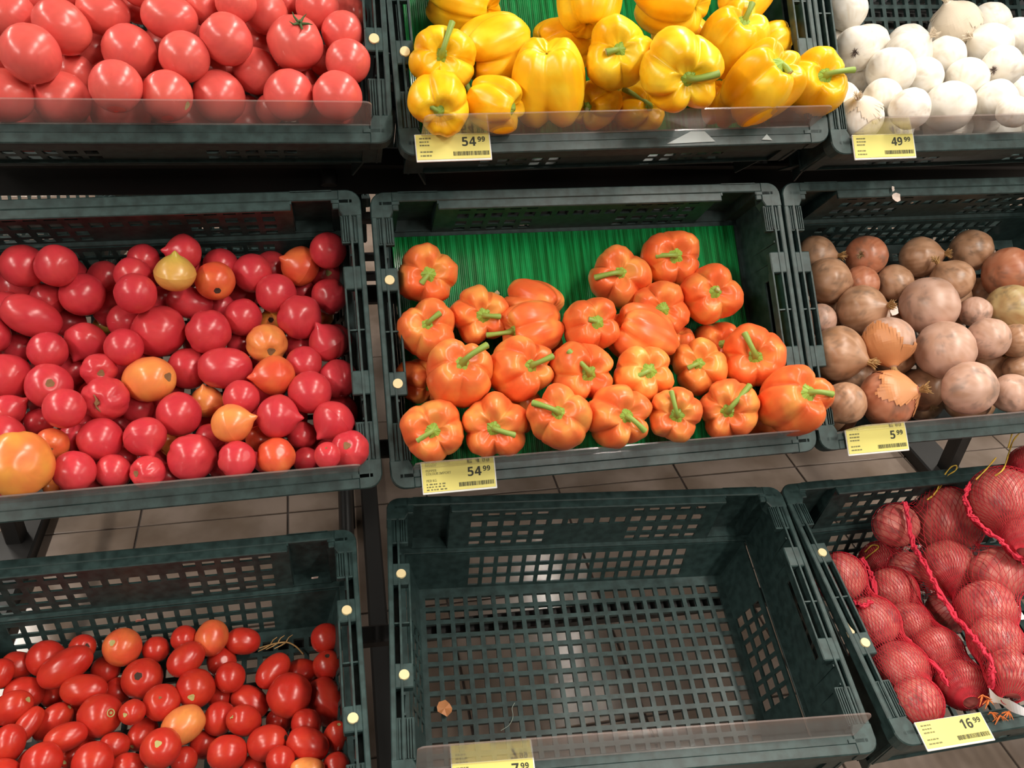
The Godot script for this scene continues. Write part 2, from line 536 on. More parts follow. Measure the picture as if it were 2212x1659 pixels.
func crate_meshes() -> Dictionary:
	if cache.has("crate"):
		return cache.crate
	var d := {}
	# floor grid
	var st := begin()
	var xs := cuts(-0.252, 0.252, -0.2405, 0.0221, 22, 0.0152)
	var zs := cuts(-0.158, 0.158, -0.1415, 0.0221, 13, 0.0152)
	var holes := {}
	for i in 22:
		for j in 13:
			holes[(2 * i + 1) * 1000 + 2 * j + 1] = true
	panel(st, Vector3(0, -0.19, 0), Vector3.RIGHT, Vector3(0, 0, -1), xs, zs, holes, 0.006)
	d.floor_grid = st.commit()
	# long walls: an upper wall with two fields of slots, a ledge, a lower lattice wall
	st = begin()
	var up := Vector3(0, 0.11, -0.004).normalized()
	var hs := {}
	var cols := [-0.262, -0.208, -0.184]
	for k in 5:
		cols.append(-0.184 + 0.0245 * k + 0.0165)
		cols.append(-0.184 + 0.0245 * (k + 1))
	for k in 5:
		cols.append(-0.0615 + 0.0246 * k + 0.0165)
		cols.append(-0.0615 + 0.0246 * (k + 1))
	for k in 5:
		cols.append(0.0615 + 0.0245 * k + 0.0165)
		cols.append(0.0615 + 0.0245 * (k + 1))
	cols.append(0.208)
	cols.append(0.262)
	var rows := [0.0, 0.006, 0.017, 0.026, 0.040, 0.052, 0.068, 0.080, 0.089, 0.104]
	for k in 15:
		for r in 4:
			if r == 2 or k < 5 or k > 9:
				hs[(2 * k + 2) * 1000 + 2 * r + 1] = true
	for s in [1.0, -1.0]:
		# stacking pockets set back into the wall
		for q in [-1.0, 1.0]:
			if s > 0.0:
				continue
			var x0: float = minf(q * 0.262, q * 0.208)
			box(st, Vector3(x0, -0.1085, minf(s * 0.18, s * 0.2)), Vector3(x0 + 0.054, -0.107, maxf(s * 0.18, s * 0.2)))
			box(st, Vector3(x0, -0.108, minf(s * 0.1975, s * 0.2)), Vector3(x0 + 0.054, 0.0, maxf(s * 0.1975, s * 0.2)))
			for e in [x0, x0 + 0.054]:
				box(st, Vector3(e - 0.0012, -0.108, minf(s * 0.182, s * 0.2)), Vector3(e + 0.0012, -0.001, maxf(s * 0.182, s * 0.2)))
		for r in 9:
			if s < 0.0:
				hs[r] = true
				hs[(cols.size() - 2) * 1000 + r] = true
		panel(st, Vector3(0, -0.11, s * 0.1815), Vector3.RIGHT * s, Vector3(0, 0.11, s * 0.0035).normalized(), cols, rows, hs, 0.0028)
		for q in [-1.0, 1.0]:
			box(st, Vector3(minf(q * 0.262, q * 0.288), -0.11, minf(s * 0.1815, s * 0.186)), Vector3(maxf(q * 0.262, q * 0.288), 0.0, maxf(s * 0.1815, s * 0.186)))
		box(st, Vector3(-0.286, -0.1135, minf(s * 0.1725, s * 0.185)), Vector3(0.286, -0.110, maxf(s * 0.1725, s * 0.185)), 0.0008)
		var lx := cuts(-0.276, 0.276, -0.176, 0.0222, 16, 0.0158)
		var ly := cuts(0.0, 0.081, 0.008, 0.0235, 3, 0.0165)
		var lh := {}
		for i in 16:
			for j in 3:
				lh[(2 * i + 1) * 1000 + 2 * j + 1] = true
		panel(st, Vector3(0, -0.193, s * 0.157), Vector3.RIGHT * s, Vector3(0, 0.081, s * 0.0165).normalized(), lx, ly, lh, 0.0026)
		if s > 0.0:
			d.front_wall = st.commit()
			st = begin()
		else:
			d.back_wall = st.commit()
	# short walls with a hand hole
	for s in [1.0, -1.0]:
		st = begin()
		var sx := [-0.187, -0.06, 0.06, 0.187]
		var sy := [0.0, 0.06, 0.088, 0.11]
		panel(st, Vector3(s * 0.283, -0.11, 0), Vector3(0, 0, -s), Vector3(s * 0.003, 0.11, 0).normalized(), sx, sy, {1001: true}, 0.0028)
		for z in [-0.11, -0.085, 0.085, 0.11]:
			box(st, Vector3(minf(s * 0.281, s * 0.284), -0.108, z - 0.0015), Vector3(maxf(s * 0.281, s * 0.284), -0.004, z + 0.0015))
		box(st, Vector3(minf(s * 0.2725, s * 0.286), -0.1135, -0.185), Vector3(maxf(s * 0.2725, s * 0.286), -0.110, 0.185), 0.0008)
		var lx := cuts(-0.176, 0.176, -0.0755, 0.0222, 7, 0.0158)
		var ly := cuts(0.0, 0.081, 0.008, 0.0235, 3, 0.0165)
		var lh := {}
		for i in 7:
			for j in 3:
				lh[(2 * i + 1) * 1000 + 2 * j + 1] = true
		panel(st, Vector3(s * 0.251, -0.193, 0), Vector3(0, 0, -s), Vector3(s * 0.0215, 0.081, 0).normalized(), lx, ly, lh, 0.0026)
		d["side_right" if s > 0.0 else "side_left"] = st.commit()
	# the flange round the top
	st = begin()
	for sx in [-1.0, 1.0]:
		for sz in [-1.0, 1.0]:
			var poly := [Vector2(sx * 0.270, sz * 0.172), Vector2(sx * 0.270, sz * 0.2), Vector2(sx * 0.281, sz * 0.2)]
			for k in 5:
				var a := PI / 2 * (1.0 - (k + 0.5) / 5.0)
				poly.append(Vector2(sx * (0.281 + 0.019 * cos(a)), sz * (0.181 + 0.019 * sin(a))))
			poly.append(Vector2(sx * 0.3, sz * 0.181))
			poly.append(Vector2(sx * 0.3, sz * 0.163))
			poly.append(Vector2(sx * 0.275, sz * 0.163))
			prism(st, poly, -0.022, 0.0, 0.0015)
	for sz in [-1.0, 1.0]:
		# front and back flange: a flat top in two levels, a drop lip and a groove between
		box(st, Vector3(-0.271, -0.006, minf(sz * 0.186, sz * 0.2)), Vector3(0.271, 0.0, maxf(sz * 0.186, sz * 0.2)), 0.0014)
		for q in ([[-0.271, 0.271]] if sz > 0.0 else [[-0.208, 0.208], [-0.271, -0.262], [0.262, 0.271]]):
			box(st, Vector3(q[0], -0.0075, minf(sz * 0.174, sz * 0.187)), Vector3(q[1], -0.0016, maxf(sz * 0.174, sz * 0.187)), 0.0012)
		box(st, Vector3(-0.272, -0.03, minf(sz * 0.1955, sz * 0.1985)), Vector3(0.272, -0.009, maxf(sz * 0.1955, sz * 0.1985)), 0.001)
		box(st, Vector3(-0.272, -0.0095, minf(sz * 0.191, sz * 0.196)), Vector3(0.272, -0.0055, maxf(sz * 0.191, sz * 0.196)))
	for sx in [-1.0, 1.0]:
		var lohi := func(a: float, b: float, y0: float, y1: float, z0: float, z1: float, bv: float):
			box(st, Vector3(minf(sx * a, sx * b), y0, z0), Vector3(maxf(sx * a, sx * b), y1, z1), bv)
		lohi.call(0.2925, 0.2995, -0.02, -0.0005, -0.166, 0.166, 0.0012)
		for q in [[0.114, 0.165], [-0.165, -0.126]]:
			lohi.call(0.271, 0.2935, -0.012, -0.003, q[0], q[1], 0.0008)
			for k in 6:
				lohi.call(0.2725 + 0.0032 * k, 0.2742 + 0.0032 * k, -0.004, -0.0008, q[0] + 0.002, q[1] - 0.002, 0.0005)
		for q in [[0.047, 0.079], [-0.094, -0.062]]:
			lohi.call(0.270, 0.2935, -0.014, -0.001, q[0], q[1], 0.0014)
		lohi.call(0.270, 0.2728, -0.016, -0.001, -0.064, 0.05, 0.0008)
		lohi.call(0.272, 0.294, -0.012, -0.003, -0.0085, -0.0065, 0.0)
		lohi.call(0.2865, 0.293, -0.024, -0.020, -0.166, 0.166, 0.0)
	d.rim = st.commit()
	var pg := CylinderMesh.new()
	pg.top_radius = 0.0063
	pg.bottom_radius = 0.0068
	pg.height = 0.003
	pg.radial_segments = 20
	pg.rings = 1
	d.plug = pg
	cache.crate = d
	return d

func crate(key: String, at: Vector3, tilt: float, yaw: float, plugs_left: int, plugs_right: int, label: String):
	var d := crate_meshes()
	var f := Transform3D(Basis(Vector3.RIGHT, tilt) * Basis(Vector3.UP, yaw), at)
	frames[key] = f
	var o := thing("crate", label, "crate", "plastic produce crates")
	o.transform = f
	part("rim", d.rim, M.crate, o)
	part("floor_grid", d.floor_grid, M.crate, o)
	part("back_wall", d.back_wall, M.crate, o)
	part("front_wall", d.front_wall, M.crate, o)
	part("side_wall", d.side_left, M.crate, o)
	part("side_wall", d.side_right, M.crate, o)
	for s in [-1.0, 1.0]:
		if (plugs_left if s < 0.0 else plugs_right) == 1:
			for z in [-0.077, 0.063]:
				part("plug", d.plug, M.plug, o, Transform3D(Basis.IDENTITY, Vector3(s * 0.282, 0.0, z)))

func added_far_side():
	# unseen back to back crates, added to shade the floor under the stand
	var d := crate_meshes()
	for tier in ["TC", "MC", "BC"]:
		var f: Transform3D = frames_of(tier)
		for x in ([-0.22, 0.40, 1.02] if tier == "MC" else [-0.84, -0.22, 0.40, 1.02, 1.64]):
			var o := thing("crate", "unseen crate added on the far side of the stand to shade the floor", "crate", "added crates on the far side")
			o.transform = Transform3D(Basis(Vector3.UP, PI) * f.basis, Vector3(x, f.origin.y, -2.97 - f.origin.z))
			part("rim", d.rim, M.crate, o)
			part("floor_grid", d.floor_grid, M.crate, o)
			for w in ["back_wall", "front_wall"]:
				part(w, d[w], M.crate, o)
			part("side_wall", d.side_left, M.crate, o)
			part("side_wall", d.side_right, M.crate, o)

func fronts():
	for k in ["TL", "TC", "TR", "ML", "MC", "MR", "BC"]:
		strip(k)
	liner("MC", "shiny green ribbed plastic sheet under the orange peppers")
	liner("TC", "shiny green ribbed plastic sheet under the yellow peppers")
	price("TC", -0.232, "54", "99", false, "yellow price card reading 54.99 under the yellow peppers")
	price("TR", -0.222, "49", "99", false, "yellow price card reading 49.99 under the white onions")
	price("MC", -0.213, "54", "99", true, "yellow price card reading 54.99 under the orange peppers")
	price("MR", -0.213, "5", "99", false, "yellow price card reading 5.99 under the brown onions")
	price("BR", -0.222, "16", "99", false, "yellow price card reading 16.99 under the bagged red onions")
	price("BC", -0.183, "7", "99", false, "yellow price card reading 7.99 on the empty crate")

func strip(key: String):
	var f: Transform3D = frames[key]
	var what: String = {"TL": "pale tomatoes", "TC": "yellow peppers", "TR": "white onions", "ML": "ripe pointed tomatoes", "MC": "orange peppers", "MR": "brown onions", "BC": "empty crate"}[key]
	var st := begin()
	# an upright lip with rounded upper corners and a foot lying on the flange
	var lean := 0.055
	var tall := 0.062
	var prof := []
	for k in 6:
		var a := PI / 2 * k / 5.0
		prof.append(Vector2(-0.262 - 0.01 * sin(a) , tall - 0.01 + 0.01 * cos(a)))
	prof.append(Vector2(-0.272, 0.0))
	var pts := []
	for p in prof:
		pts.append(p)
	for k in range(prof.size() - 1, -1, -1):
		pts.append(Vector2(-prof[k].x, prof[k].y))
	var front := []
	var back := []
	for p in pts:
		front.append(Vector3(p.x, p.y + 0.0005, 0.1775 - p.y * lean))
		back.append(Vector3(p.x, p.y + 0.0005, 0.1755 - p.y * lean))
	var mid := Vector3(0, tall * 0.5, 0.1765 - tall * 0.5 * lean)
	face(st, front, mid)
	face(st, back, mid)
	for k in pts.size():
		var n := (k + 1) % pts.size()
		face(st, [front[k], front[n], back[n], back[k]], mid)
	var o := single("clear_strip", st.commit(), M.clear, "clear plastic strip along the front of the %s" % what, "plastic strip", "clear front strips", f)
	return o

func liner(key: String, label: String):
	var f: Transform3D = frames[key]
	var st := begin()
	var x0 := -0.2675
	var x1 := 0.2735
	var n := 190
	for k in n:
		var a := x0 + (x1 - x0) * k / n
		var b := x0 + (x1 - x0) * (k + 1) / n
		var xs := [a, (a + b) * 0.5, b]
		for h in 2:
			var ya: float = -0.1075 if h == 0 else -0.1069
			var yb: float = -0.1069 if h == 0 else -0.1075
			var p := [Vector3(xs[h], ya, 0.172), Vector3(xs[h + 1], yb, 0.172), Vector3(xs[h + 1], yb, -0.172), Vector3(xs[h], ya, -0.172)]
			var ns := [Vector3(0, 1, 0), Vector3(0, 1, 0)]
			ns[0] = Vector3(-0.12, 1, 0).normalized() if h == 1 else Vector3(0.0, 1, 0)
			var na := Vector3(-0.25 if h == 0 else 0.25, 1, 0).normalized()
			for c in [0, 2, 1, 0, 3, 2]:
				st.set_normal(na)
				st.set_uv(Vector2((p[c].x - x0) * 6.0, (p[c].z + 0.172) * 0.9))
				st.add_vertex(p[c])
	box(st, Vector3(x0, -0.1095, -0.172), Vector3(x1, -0.1078, 0.172))
	single("tray_liner", st.commit(), M.liner, label, "plastic sheet", "", f)

func text_mesh(t: String, size: float, bold := false) -> TextMesh:
	var m := TextMesh.new()
	var fnt := SystemFont.new()
	fnt.font_names = PackedStringArray(["Droid Sans"])
	if bold:
		fnt.font_weight = 700
	m.font = fnt
	m.text = t
	m.font_size = 32
	m.pixel_size = size / 32.0
	m.depth = 0.0004
	m.horizontal_alignment = HORIZONTAL_ALIGNMENT_LEFT
	return m

func price(key: String, x: float, whole: String, cents: String, detailed: bool, label: String):
	var f: Transform3D = frames[key]
	var o := thing("price_card", label, "price card", "yellow price cards")
	# lies on the front flange: x along the crate, text upright towards the back
	o.transform = f * Transform3D(Basis(Vector3.RIGHT, -PI / 2), Vector3(x, 0.0035, 0.1925))
	var st := begin()
	box(st, Vector3(-0.0485, -0.018, -0.0012), Vector3(0.0485, 0.018, 0.0012), 0.0008)
	part("holder", st.commit(), M.card_border, o)
	st = begin()
	box(st, Vector3(-0.0475, -0.0155, 0.0005), Vector3(0.0468, 0.0172, 0.0018), 0.0003)
	part("card", st.commit(), M.card, o)
	var put := func(called: String, t: String, size: float, px: float, py: float, bold: bool, m: Material):
		part(called, text_mesh(t, size, bold), m, o, Transform3D(Basis.IDENTITY, Vector3(px, py, 0.002)))
	var wide := 0.0098 * whole.length()
	put.call("price_text", whole, 0.0165, 0.0305 - wide, 0.0065, true, M.ink)
	put.call("price_text", cents, 0.0092, 0.0315, 0.0092, true, M.ink)
	if detailed:
		put.call("product_text", "PEPPER", 0.0042, -0.043, 0.0118, false, M.ink_faint)
		put.call("product_text", "COLOUR IMPORT", 0.0042, -0.043, 0.0078, false, M.ink_faint)
		put.call("product_text", "PER KG", 0.0042, -0.043, -0.001, false, M.ink_faint)
	var rng := RandomNumberGenerator.new()
	rng.seed = hash(key)
	# illegible small print as short faint dashes, and the bar code
	st = begin()
	for r in ([-0.0055, -0.009, -0.0125] if detailed else [0.012, 0.0075, 0.003, -0.0055, -0.0105]):
		var cx := -0.043
		var n := 4 if not detailed else 6
		for k in n:
			var w := rng.randf_range(0.0015, 0.0042)
			box(st, Vector3(cx, r - 0.0009, 0.0018), Vector3(cx + w, r + 0.0009, 0.0021))
			cx += w + rng.randf_range(0.0007, 0.003 if detailed else 0.001)
	part("small_print", st.commit(), M.ink_faint, o)
	st = begin()
	var bx := -0.001
	while bx < 0.0445:
		var w := rng.randf_range(0.0004, 0.0012)
		box(st, Vector3(bx, -0.0115, 0.0018), Vector3(bx + w, -0.006, 0.0021))
		bx += w + rng.randf_range(0.0004, 0.001)
	part("barcode", st.commit(), M.ink, o)

# ---------------------------------------------------------------- tomatoes
func tomato_tints(c: String) -> Array:
	match c:
		"TLR": return [lin(220, 90, 84), lin(228, 112, 92), 0.25]  # overexposure and glare put into a paler, pinker red
		"MLR": return [lin(200, 56, 66), lin(212, 84, 70), 0.2]
		"BLR": return [lin(192, 48, 38), lin(210, 82, 50), 0.22]
		"O": return [lin(232, 128, 74), lin(238, 164, 82), 0.5]
		"B": return [lin(220, 84, 56), lin(234, 140, 74), 0.45]
		"Y": return [lin(222, 166, 88), lin(190, 170, 72), 0.35]
		"G": return [lin(226, 124, 66), lin(222, 170, 70), 0.6]
	return [lin(200, 40, 40), lin(210, 60, 40), 0.2]

func tomato_mesh(kind: String, c: String, v: int) -> ArrayMesh:
	var key := "t%s%s%d" % [kind, c, v]
	if cache.has(key):
		return cache[key]
	var off := Vector3(v * 7.3 + kind.unicode_at(0), c.unicode_at(0) * 1.7, v * 3.1)
	var lobes := 5 + v
	var shape := func(th: float, ph: float) -> Vector3:
		var y := cos(ph)
		var r := sin(ph)
		match kind:
			"r", "h":
				y *= 0.95
				if y > 0.0:
					y -= 0.1 * exp(-pow(r / 0.22, 2.0))
			"o":
				r = pow(r, 0.86)
				if y > 0.0:
					y -= 0.05 * exp(-pow(r / 0.2, 2.0))
			"p":
				if y < 0.0:
					r *= 1.0 - 0.18 * y * y
					r *= 1.0 - 0.1 * y * y * y * y
					y -= 0.24 * exp(-pow(r / 0.15, 2.0))
					y += 0.13
				else:
					y *= 0.92
					y -= 0.12 * exp(-pow(r / 0.25, 2.0))
			"l", "w":
				y *= 0.92
				if y > 0.0:
					y -= 0.2 * exp(-pow(r / 0.3, 2.0))
				else:
					y += 0.05 * exp(-pow(r / 0.2, 2.0))
		if kind == "h" and y < 0.0:
			r *= 1.0 + 0.22 * y
		var dir := Vector3(r * cos(th), y, r * sin(th))
		var k := 1.0 + 0.05 * n3(dir + off, 0.9)
		if kind == "l" or kind == "w":
			var g := pow(absf(cos(lobes * 0.5 * th + 1.5 * n3(dir + off, 0.6))), 7.0)
			k -= (0.10 if kind == "l" else 0.05) * g * clampf(0.35 + 0.65 * (y + 0.4), 0.0, 1.0) * minf(1.0, r * 2.5)
		if kind == "p" or kind == "h":
			k -= 0.03 * pow(absf(cos(2.0 * th + v)), 4.0) * (1.0 if y > -0.8 else 0.0)
		if kind == "w":
			k += 0.022 * n3(Vector3(cos(th) * 3.0, y * 0.8, sin(th) * 3.0) + off, 2.2)
		dir.x *= k
		dir.z *= k
		return dir
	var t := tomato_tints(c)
	var tint := func(p: Vector3, th: float, ph: float) -> Color:
		var m: float = t[2] * (0.5 + 1.3 * n3(p * 0.7 + off * 2.0, 1.0)) + 0.25 * t[2] * p.y
		if c == "Y":
			m = t[2] * 0.4 + 0.75 * smoothstep(-0.45, -1.0, p.y)
		var col: Color = t[0].lerp(t[1], clampf(m, 0.0, 1.0))
		var s := 1.0 + 0.10 * n3(p + off, 9.0)
		return Color(col.r * s, col.g * s, col.b * s)
	cache[key] = blob(36, 24, shape, tint)
	return cache[key]

func scar_mesh(kind: String) -> ArrayMesh:
	if cache.has("s" + kind):
		return cache["s" + kind]
	var st := begin()
	if kind == "calyx":
		for k in 5:
			var a := TAU * k / 5.0 + 0.3
			var d := Vector3(cos(a), 0, sin(a))
			var side := Vector3(-sin(a), 0, cos(a))
			tube(st, [Vector3(0, 0.02, 0), d * 0.12 + Vector3(0, 0.08, 0), d * 0.28 + Vector3(0, 0.09 + 0.05 * (k % 2), 0), d * 0.42 + side * 0.06 + Vector3(0, 0.2, 0)], [0.05, 0.05, 0.035, 0.008], 6)
		tube(st, [Vector3(0, 0, 0), Vector3(0.02, 0.12, 0.01), Vector3(0.05, 0.22, 0.0)], [0.045, 0.035, 0.04], 7)
	elif kind == "stub":
		tube(st, [Vector3(0, -0.02, 0), Vector3(0.02, 0.07, 0.02), Vector3(0.09, 0.12, 0.05)], [0.07, 0.05, 0.04], 7)
		tube(st, [Vector3(-0.02, 0, 0), Vector3(-0.12, 0.06, -0.05)], [0.05, 0.03], 6)
	elif kind == "ring":
		var pts := []
		var rad := []
		for k in 17:
			var a := TAU * k / 16.0
			pts.append(Vector3(cos(a) * 0.17, 0.0, sin(a) * 0.17))
			rad.append(0.035)
		tube(st, pts, rad, 6)
		tube(st, [Vector3(0, -0.05, 0), Vector3(0, 0.02, 0)], [0.09, 0.07], 9)
	elif kind == "split":
		var pts := []
		var rad := []
		for k in 9:
			var a := -0.5 + 0.125 * k
			pts.append(Vector3(a, 0.07 - 0.32 * a * a + 0.02 * sin(a * 20.0), 0.06 * sin(a * 9.0)))
			rad.append(0.012 + 0.035 * (1.0 - 4.0 * a * a) + 0.012 * sin(k * 2.3))
		tube(st, pts, rad, 7)
		tube(st, [Vector3(0.02, -0.02, 0), Vector3(0.02, 0.09, 0)], [0.12, 0.09], 9)
	else:
		var r: float = {"pale": 0.17, "brown": 0.19, "dark": 0.2, "dot": 0.08}[kind]
		var mid := Vector3(0, -0.3, 0)
		var n := 14
		for k in n:
			var a := TAU * k / n
			var b := TAU * (k + 1) / n
			var ra := r * (1.0 + 0.18 * sin(a * 3.0 + 1.0) + 0.1 * sin(a * 7.0))
			var rb := r * (1.0 + 0.18 * sin(b * 3.0 + 1.0) + 0.1 * sin(b * 7.0))
			var pa := Vector3(cos(a) * ra, 0.012, sin(a) * ra)
			var pb := Vector3(cos(b) * rb, 0.012, sin(b) * rb)
			face(st, [Vector3(0, -0.01, 0), pa * 0.45, pb * 0.45], mid)
			face(st, [pa * 0.45, pa, pb, pb * 0.45], mid)
			face(st, [pa, pa * Vector3(1.1, -6, 1.1), pb * Vector3(1.1, -6, 1.1), pb], mid)
	cache["s" + kind] = st.commit()
	return cache["s" + kind]

func tomato(kind: String, c: String, v: int, at: Vector3, axis: Vector3, al: float, bl: float, scar: String, label: String, group: String):
	var b := along(axis, v * 1.9)
	var m := tomato_mesh(kind, c, v)
	if scar == "":
		return single("tomato", m, M.tomato, label, "tomato", group, Transform3D(b.scaled_local(Vector3(bl, al, bl)), at))
	var o := thing("tomato", label, "tomato", group)
	o.transform = Transform3D(b, at)
	part("body", m, M.tomato, o, Transform3D(Basis.from_scale(Vector3(bl, al, bl)), Vector3.ZERO))
	var top: float = {"r": 0.85, "h": 0.85, "o": 0.95, "p": 0.8, "l": 0.72, "w": 0.72}[kind] * al + {"r": 0.02, "h": 0.02, "o": 0.012, "p": 0.02, "l": 0.05, "w": 0.05}[kind] * bl
	var sm: Material = {"pale": M.scar_pale, "brown": M.scar_brown, "dark": M.scar_dark, "dot": M.scar_brown, "ring": M.scar_pale, "split": M.scar_brown, "calyx": M.scar_green, "stub": M.scar_pale}[scar]
	var called: String = {"calyx": "calyx", "stub": "stem"}.get(scar, "stem_scar")
	part(called, scar_mesh(scar), sm, o, Transform3D(Basis.from_scale(Vector3.ONE * bl), Vector3(0, top, 0)))
	return o

# ---------------------------------------------------------------- peppers
func pepper_mesh(c: String, sd: int) -> ArrayMesh:
	var rng := RandomNumberGenerator.new()
	rng.seed = sd * 77 + 5
	var pick := rng.randf()
	var n := 3 if pick < 0.12 else (4 if pick < 0.72 else 5)
	var ph0 := rng.randf() * TAU
	var w1 := rng.randf_range(-0.25, 0.25)
	var w2 := rng.randf() * TAU
	var off := Vector3(rng.randf() * 50.0, rng.randf() * 50.0, rng.randf() * 50.0)
	var deep := rng.randf_range(0.30, 0.42)
	var lobe_of := func(th: float) -> float:
		var a := n * (th - ph0 + w1 * sin(th + w2)) * 0.5
		return pow(absf(sin(a)), 0.55)
	var shape := func(th: float, ph: float) -> Vector3:
		var s := sin(ph)
		var cs := cos(ph)
		var r := pow(s, 0.66)
		var y := signf(cs) * pow(absf(cs), 0.82) * 1.02
		var l: float = lobe_of.call(th)
		var dir := Vector3(cos(th), 0, sin(th))
		var nz := n3(dir * 1.2 + off, 0.8)
		if y > 0.0:
			y -= deep * exp(-pow(r / 0.42, 2.0))
			y += 0.17 * (l - 0.5) * smoothstep(0.25, 0.7, r) * smoothstep(0.0, 0.5, y)
			r *= 1.0 - 0.26 * (1.0 - l) * smoothstep(-0.2, 0.8, cs)
		else:
			y += 0.26 * exp(-pow(r / 0.4, 2.0))
			y -= 0.16 * (l - 0.6) * smoothstep(0.2, 0.7, r) * smoothstep(0.0, -0.6, y)
		r *= 1.0 - 0.13 * (1.0 - l)
		r *= 1.0 - 0.10 * clampf(0.2 - y * 0.8, 0.0, 1.0)
		r *= 1.0 + 0.12 * nz
		return Vector3(r * cos(th), y * (1.0 + 0.08 * nz), r * sin(th))
	var base := [lin(238, 127, 68), lin(230, 104, 56), lin(244, 166, 84)]
	if c == "L":
		base = [lin(243, 152, 76), lin(238, 132, 66), lin(247, 184, 94)]
	elif c == "Y":
		base = [lin(250, 198, 34), lin(246, 176, 26), lin(252, 216, 62)]
	var tint := func(p: Vector3, th: float, ph: float) -> Color:
		var m := n3(p + off, 0.9)
		var col: Color = base[0].lerp(base[1], clampf(0.35 - m * 1.6, 0.0, 1.0)).lerp(base[2], clampf(m * 1.6 - 0.1, 0.0, 0.8))
		var s := 1.0 + 0.06 * n3(p + off, 8.0)
		return Color(col.r * s, col.g * s, col.b * s)
	return blob(80, 40, shape, tint)

func calyx_mesh() -> ArrayMesh:
	if cache.has("calyx"):
		return cache.calyx
	var shape := func(th: float, ph: float) -> Vector3:
		var r := sin(ph) * (0.35 + 0.03 * cos(6.0 * th) + 0.018 * cos(17.0 * th))
		var y := 0.05 * cos(ph) + (0.14 * exp(-pow(sin(ph) / 0.5, 2.0)) if ph < PI / 2 else 0.0)
		y += 0.07 * pow(sin(ph), 4.0) * (0.5 + 0.35 * cos(6.0 * th) + 0.35 * cos(17.0 * th))
		return Vector3(r * cos(th), y, r * sin(th))
	var tint := func(_p: Vector3, _th: float, _ph: float) -> Color: return Color.WHITE
	cache.calyx = blob(72, 18, shape, tint)
	return cache.calyx

func pepper(c: String, sd: int, at: Vector3, axis: Vector3, roll: float, size: float, stem, label: String, group: String):
	var o := thing("bell_pepper", label, "pepper", group)
	var b := along(axis, roll)
	o.transform = Transform3D(b, at)
	part("body", pepper_mesh(c, sd), M.pepper, o, Transform3D(Basis.from_scale(Vector3.ONE * size), Vector3.ZERO))
	var root := Vector3(0, 0.66 * size, 0)
	part("calyx", calyx_mesh(), M.calyx, o, Transform3D(Basis.from_scale(Vector3.ONE * size * 1.02), root + Vector3(0, 0.0 * size, 0)))
	if stem != null:
		var e: Vector3 = b.inverse() * stem
		var span := (e - root).length()
		var pts := []
		var rad := []
		for k in 9:
			var q := k / 8.0
			var mid := root + Vector3(0, span * 0.55, 0)
			pts.append(root.lerp(mid, q).lerp(mid.lerp(e, q), q))
			rad.append(size * (0.15 - 0.072 * smoothstep(0.0, 0.4, q) + 0.02 * smoothstep(0.7, 1.0, q)))
		var st := begin()
		tube(st, pts, rad, 12, 0.05)
		var s := part("stem", st.commit(), M.stem, o)
		var d: Vector3 = (pts[8] - pts[7]).normalized()
		st = begin()
		tube(st, [e - d * 0.0005, e + d * 0.0008], [rad[8] * 0.86, rad[8] * 0.7], 12)
		part("cut_end", st.commit(), M.stem_cut, s)

# ---------------------------------------------------------------- onions
func onion_mesh(c: String, sd: int) -> ArrayMesh:
	var rng := RandomNumberGenerator.new()
	rng.seed = sd * 31 + 11
	var off := Vector3(rng.randf() * 60.0, rng.randf() * 60.0, rng.randf() * 60.0)
	var squat := rng.randf_range(0.92, 1.02)
	var shape := func(th: float, ph: float) -> Vector3:
		var r := sin(ph)
		var y := cos(ph) * squat
		if y > 0.0:
			y += 0.20 * exp(-pow(r / 0.26, 2.0))
			r *= 1.0 - 0.07 * smoothstep(0.4, 1.0, y)
		else:
			y += 0.05 * exp(-pow(r / 0.2, 2.0))
		var d := Vector3(r * cos(th), y, r * sin(th))
		var k := 1.0 + 0.07 * n3(d + off, 0.8) + 0.006 * n3(Vector3(cos(th) * 5.0, y, sin(th) * 5.0) + off, 1.0)
		return Vector3(d.x * k, d.y, d.z * k)
	var pal: Array = {
		"W": [lin(240, 236, 228), lin(226, 216, 200), lin(186, 172, 158)],
		"N": [lin(188, 147, 118), lin(160, 117, 86), lin(112, 90, 74)],
		"C": [lin(192, 128, 98), lin(172, 102, 72), lin(122, 90, 74)],
		"P": [lin(206, 168, 150), lin(186, 145, 122), lin(134, 114, 104)],
		"G": [lin(190, 166, 118), lin(170, 130, 86), lin(116, 98, 78)],
		"R": [lin(206, 122, 110), lin(178, 80, 80), lin(122, 56, 64)]}[c]
	var tint := func(p: Vector3, th: float, _ph: float) -> Color:
		var streak := n3(Vector3(cos(th) * 6.0, p.y * 0.5, sin(th) * 6.0) + off, 1.6)
		var patch := n3(p + off * 1.3, 1.3)
		var dirt := n3(p + off * 2.1, 1.25) + 0.35 * n3(p + off, 6.0)
		var col: Color = pal[0].lerp(pal[1], clampf(0.4 + streak * 1.0 * (1.0 - smoothstep(0.55, 0.95, absf(p.y))) + patch * 0.9, 0.0, 1.0))
		col = col.lerp(pal[2], clampf(dirt * 1.7 - 0.22, 0.0, 0.7) if c != "W" else clampf(dirt * 1.3 - 0.35, 0.0, 0.5))
		col = col.lerp(pal[1], 0.6 * smoothstep(0.75, 1.1, p.y))
		return col
	return blob(56, 34, shape, tint)

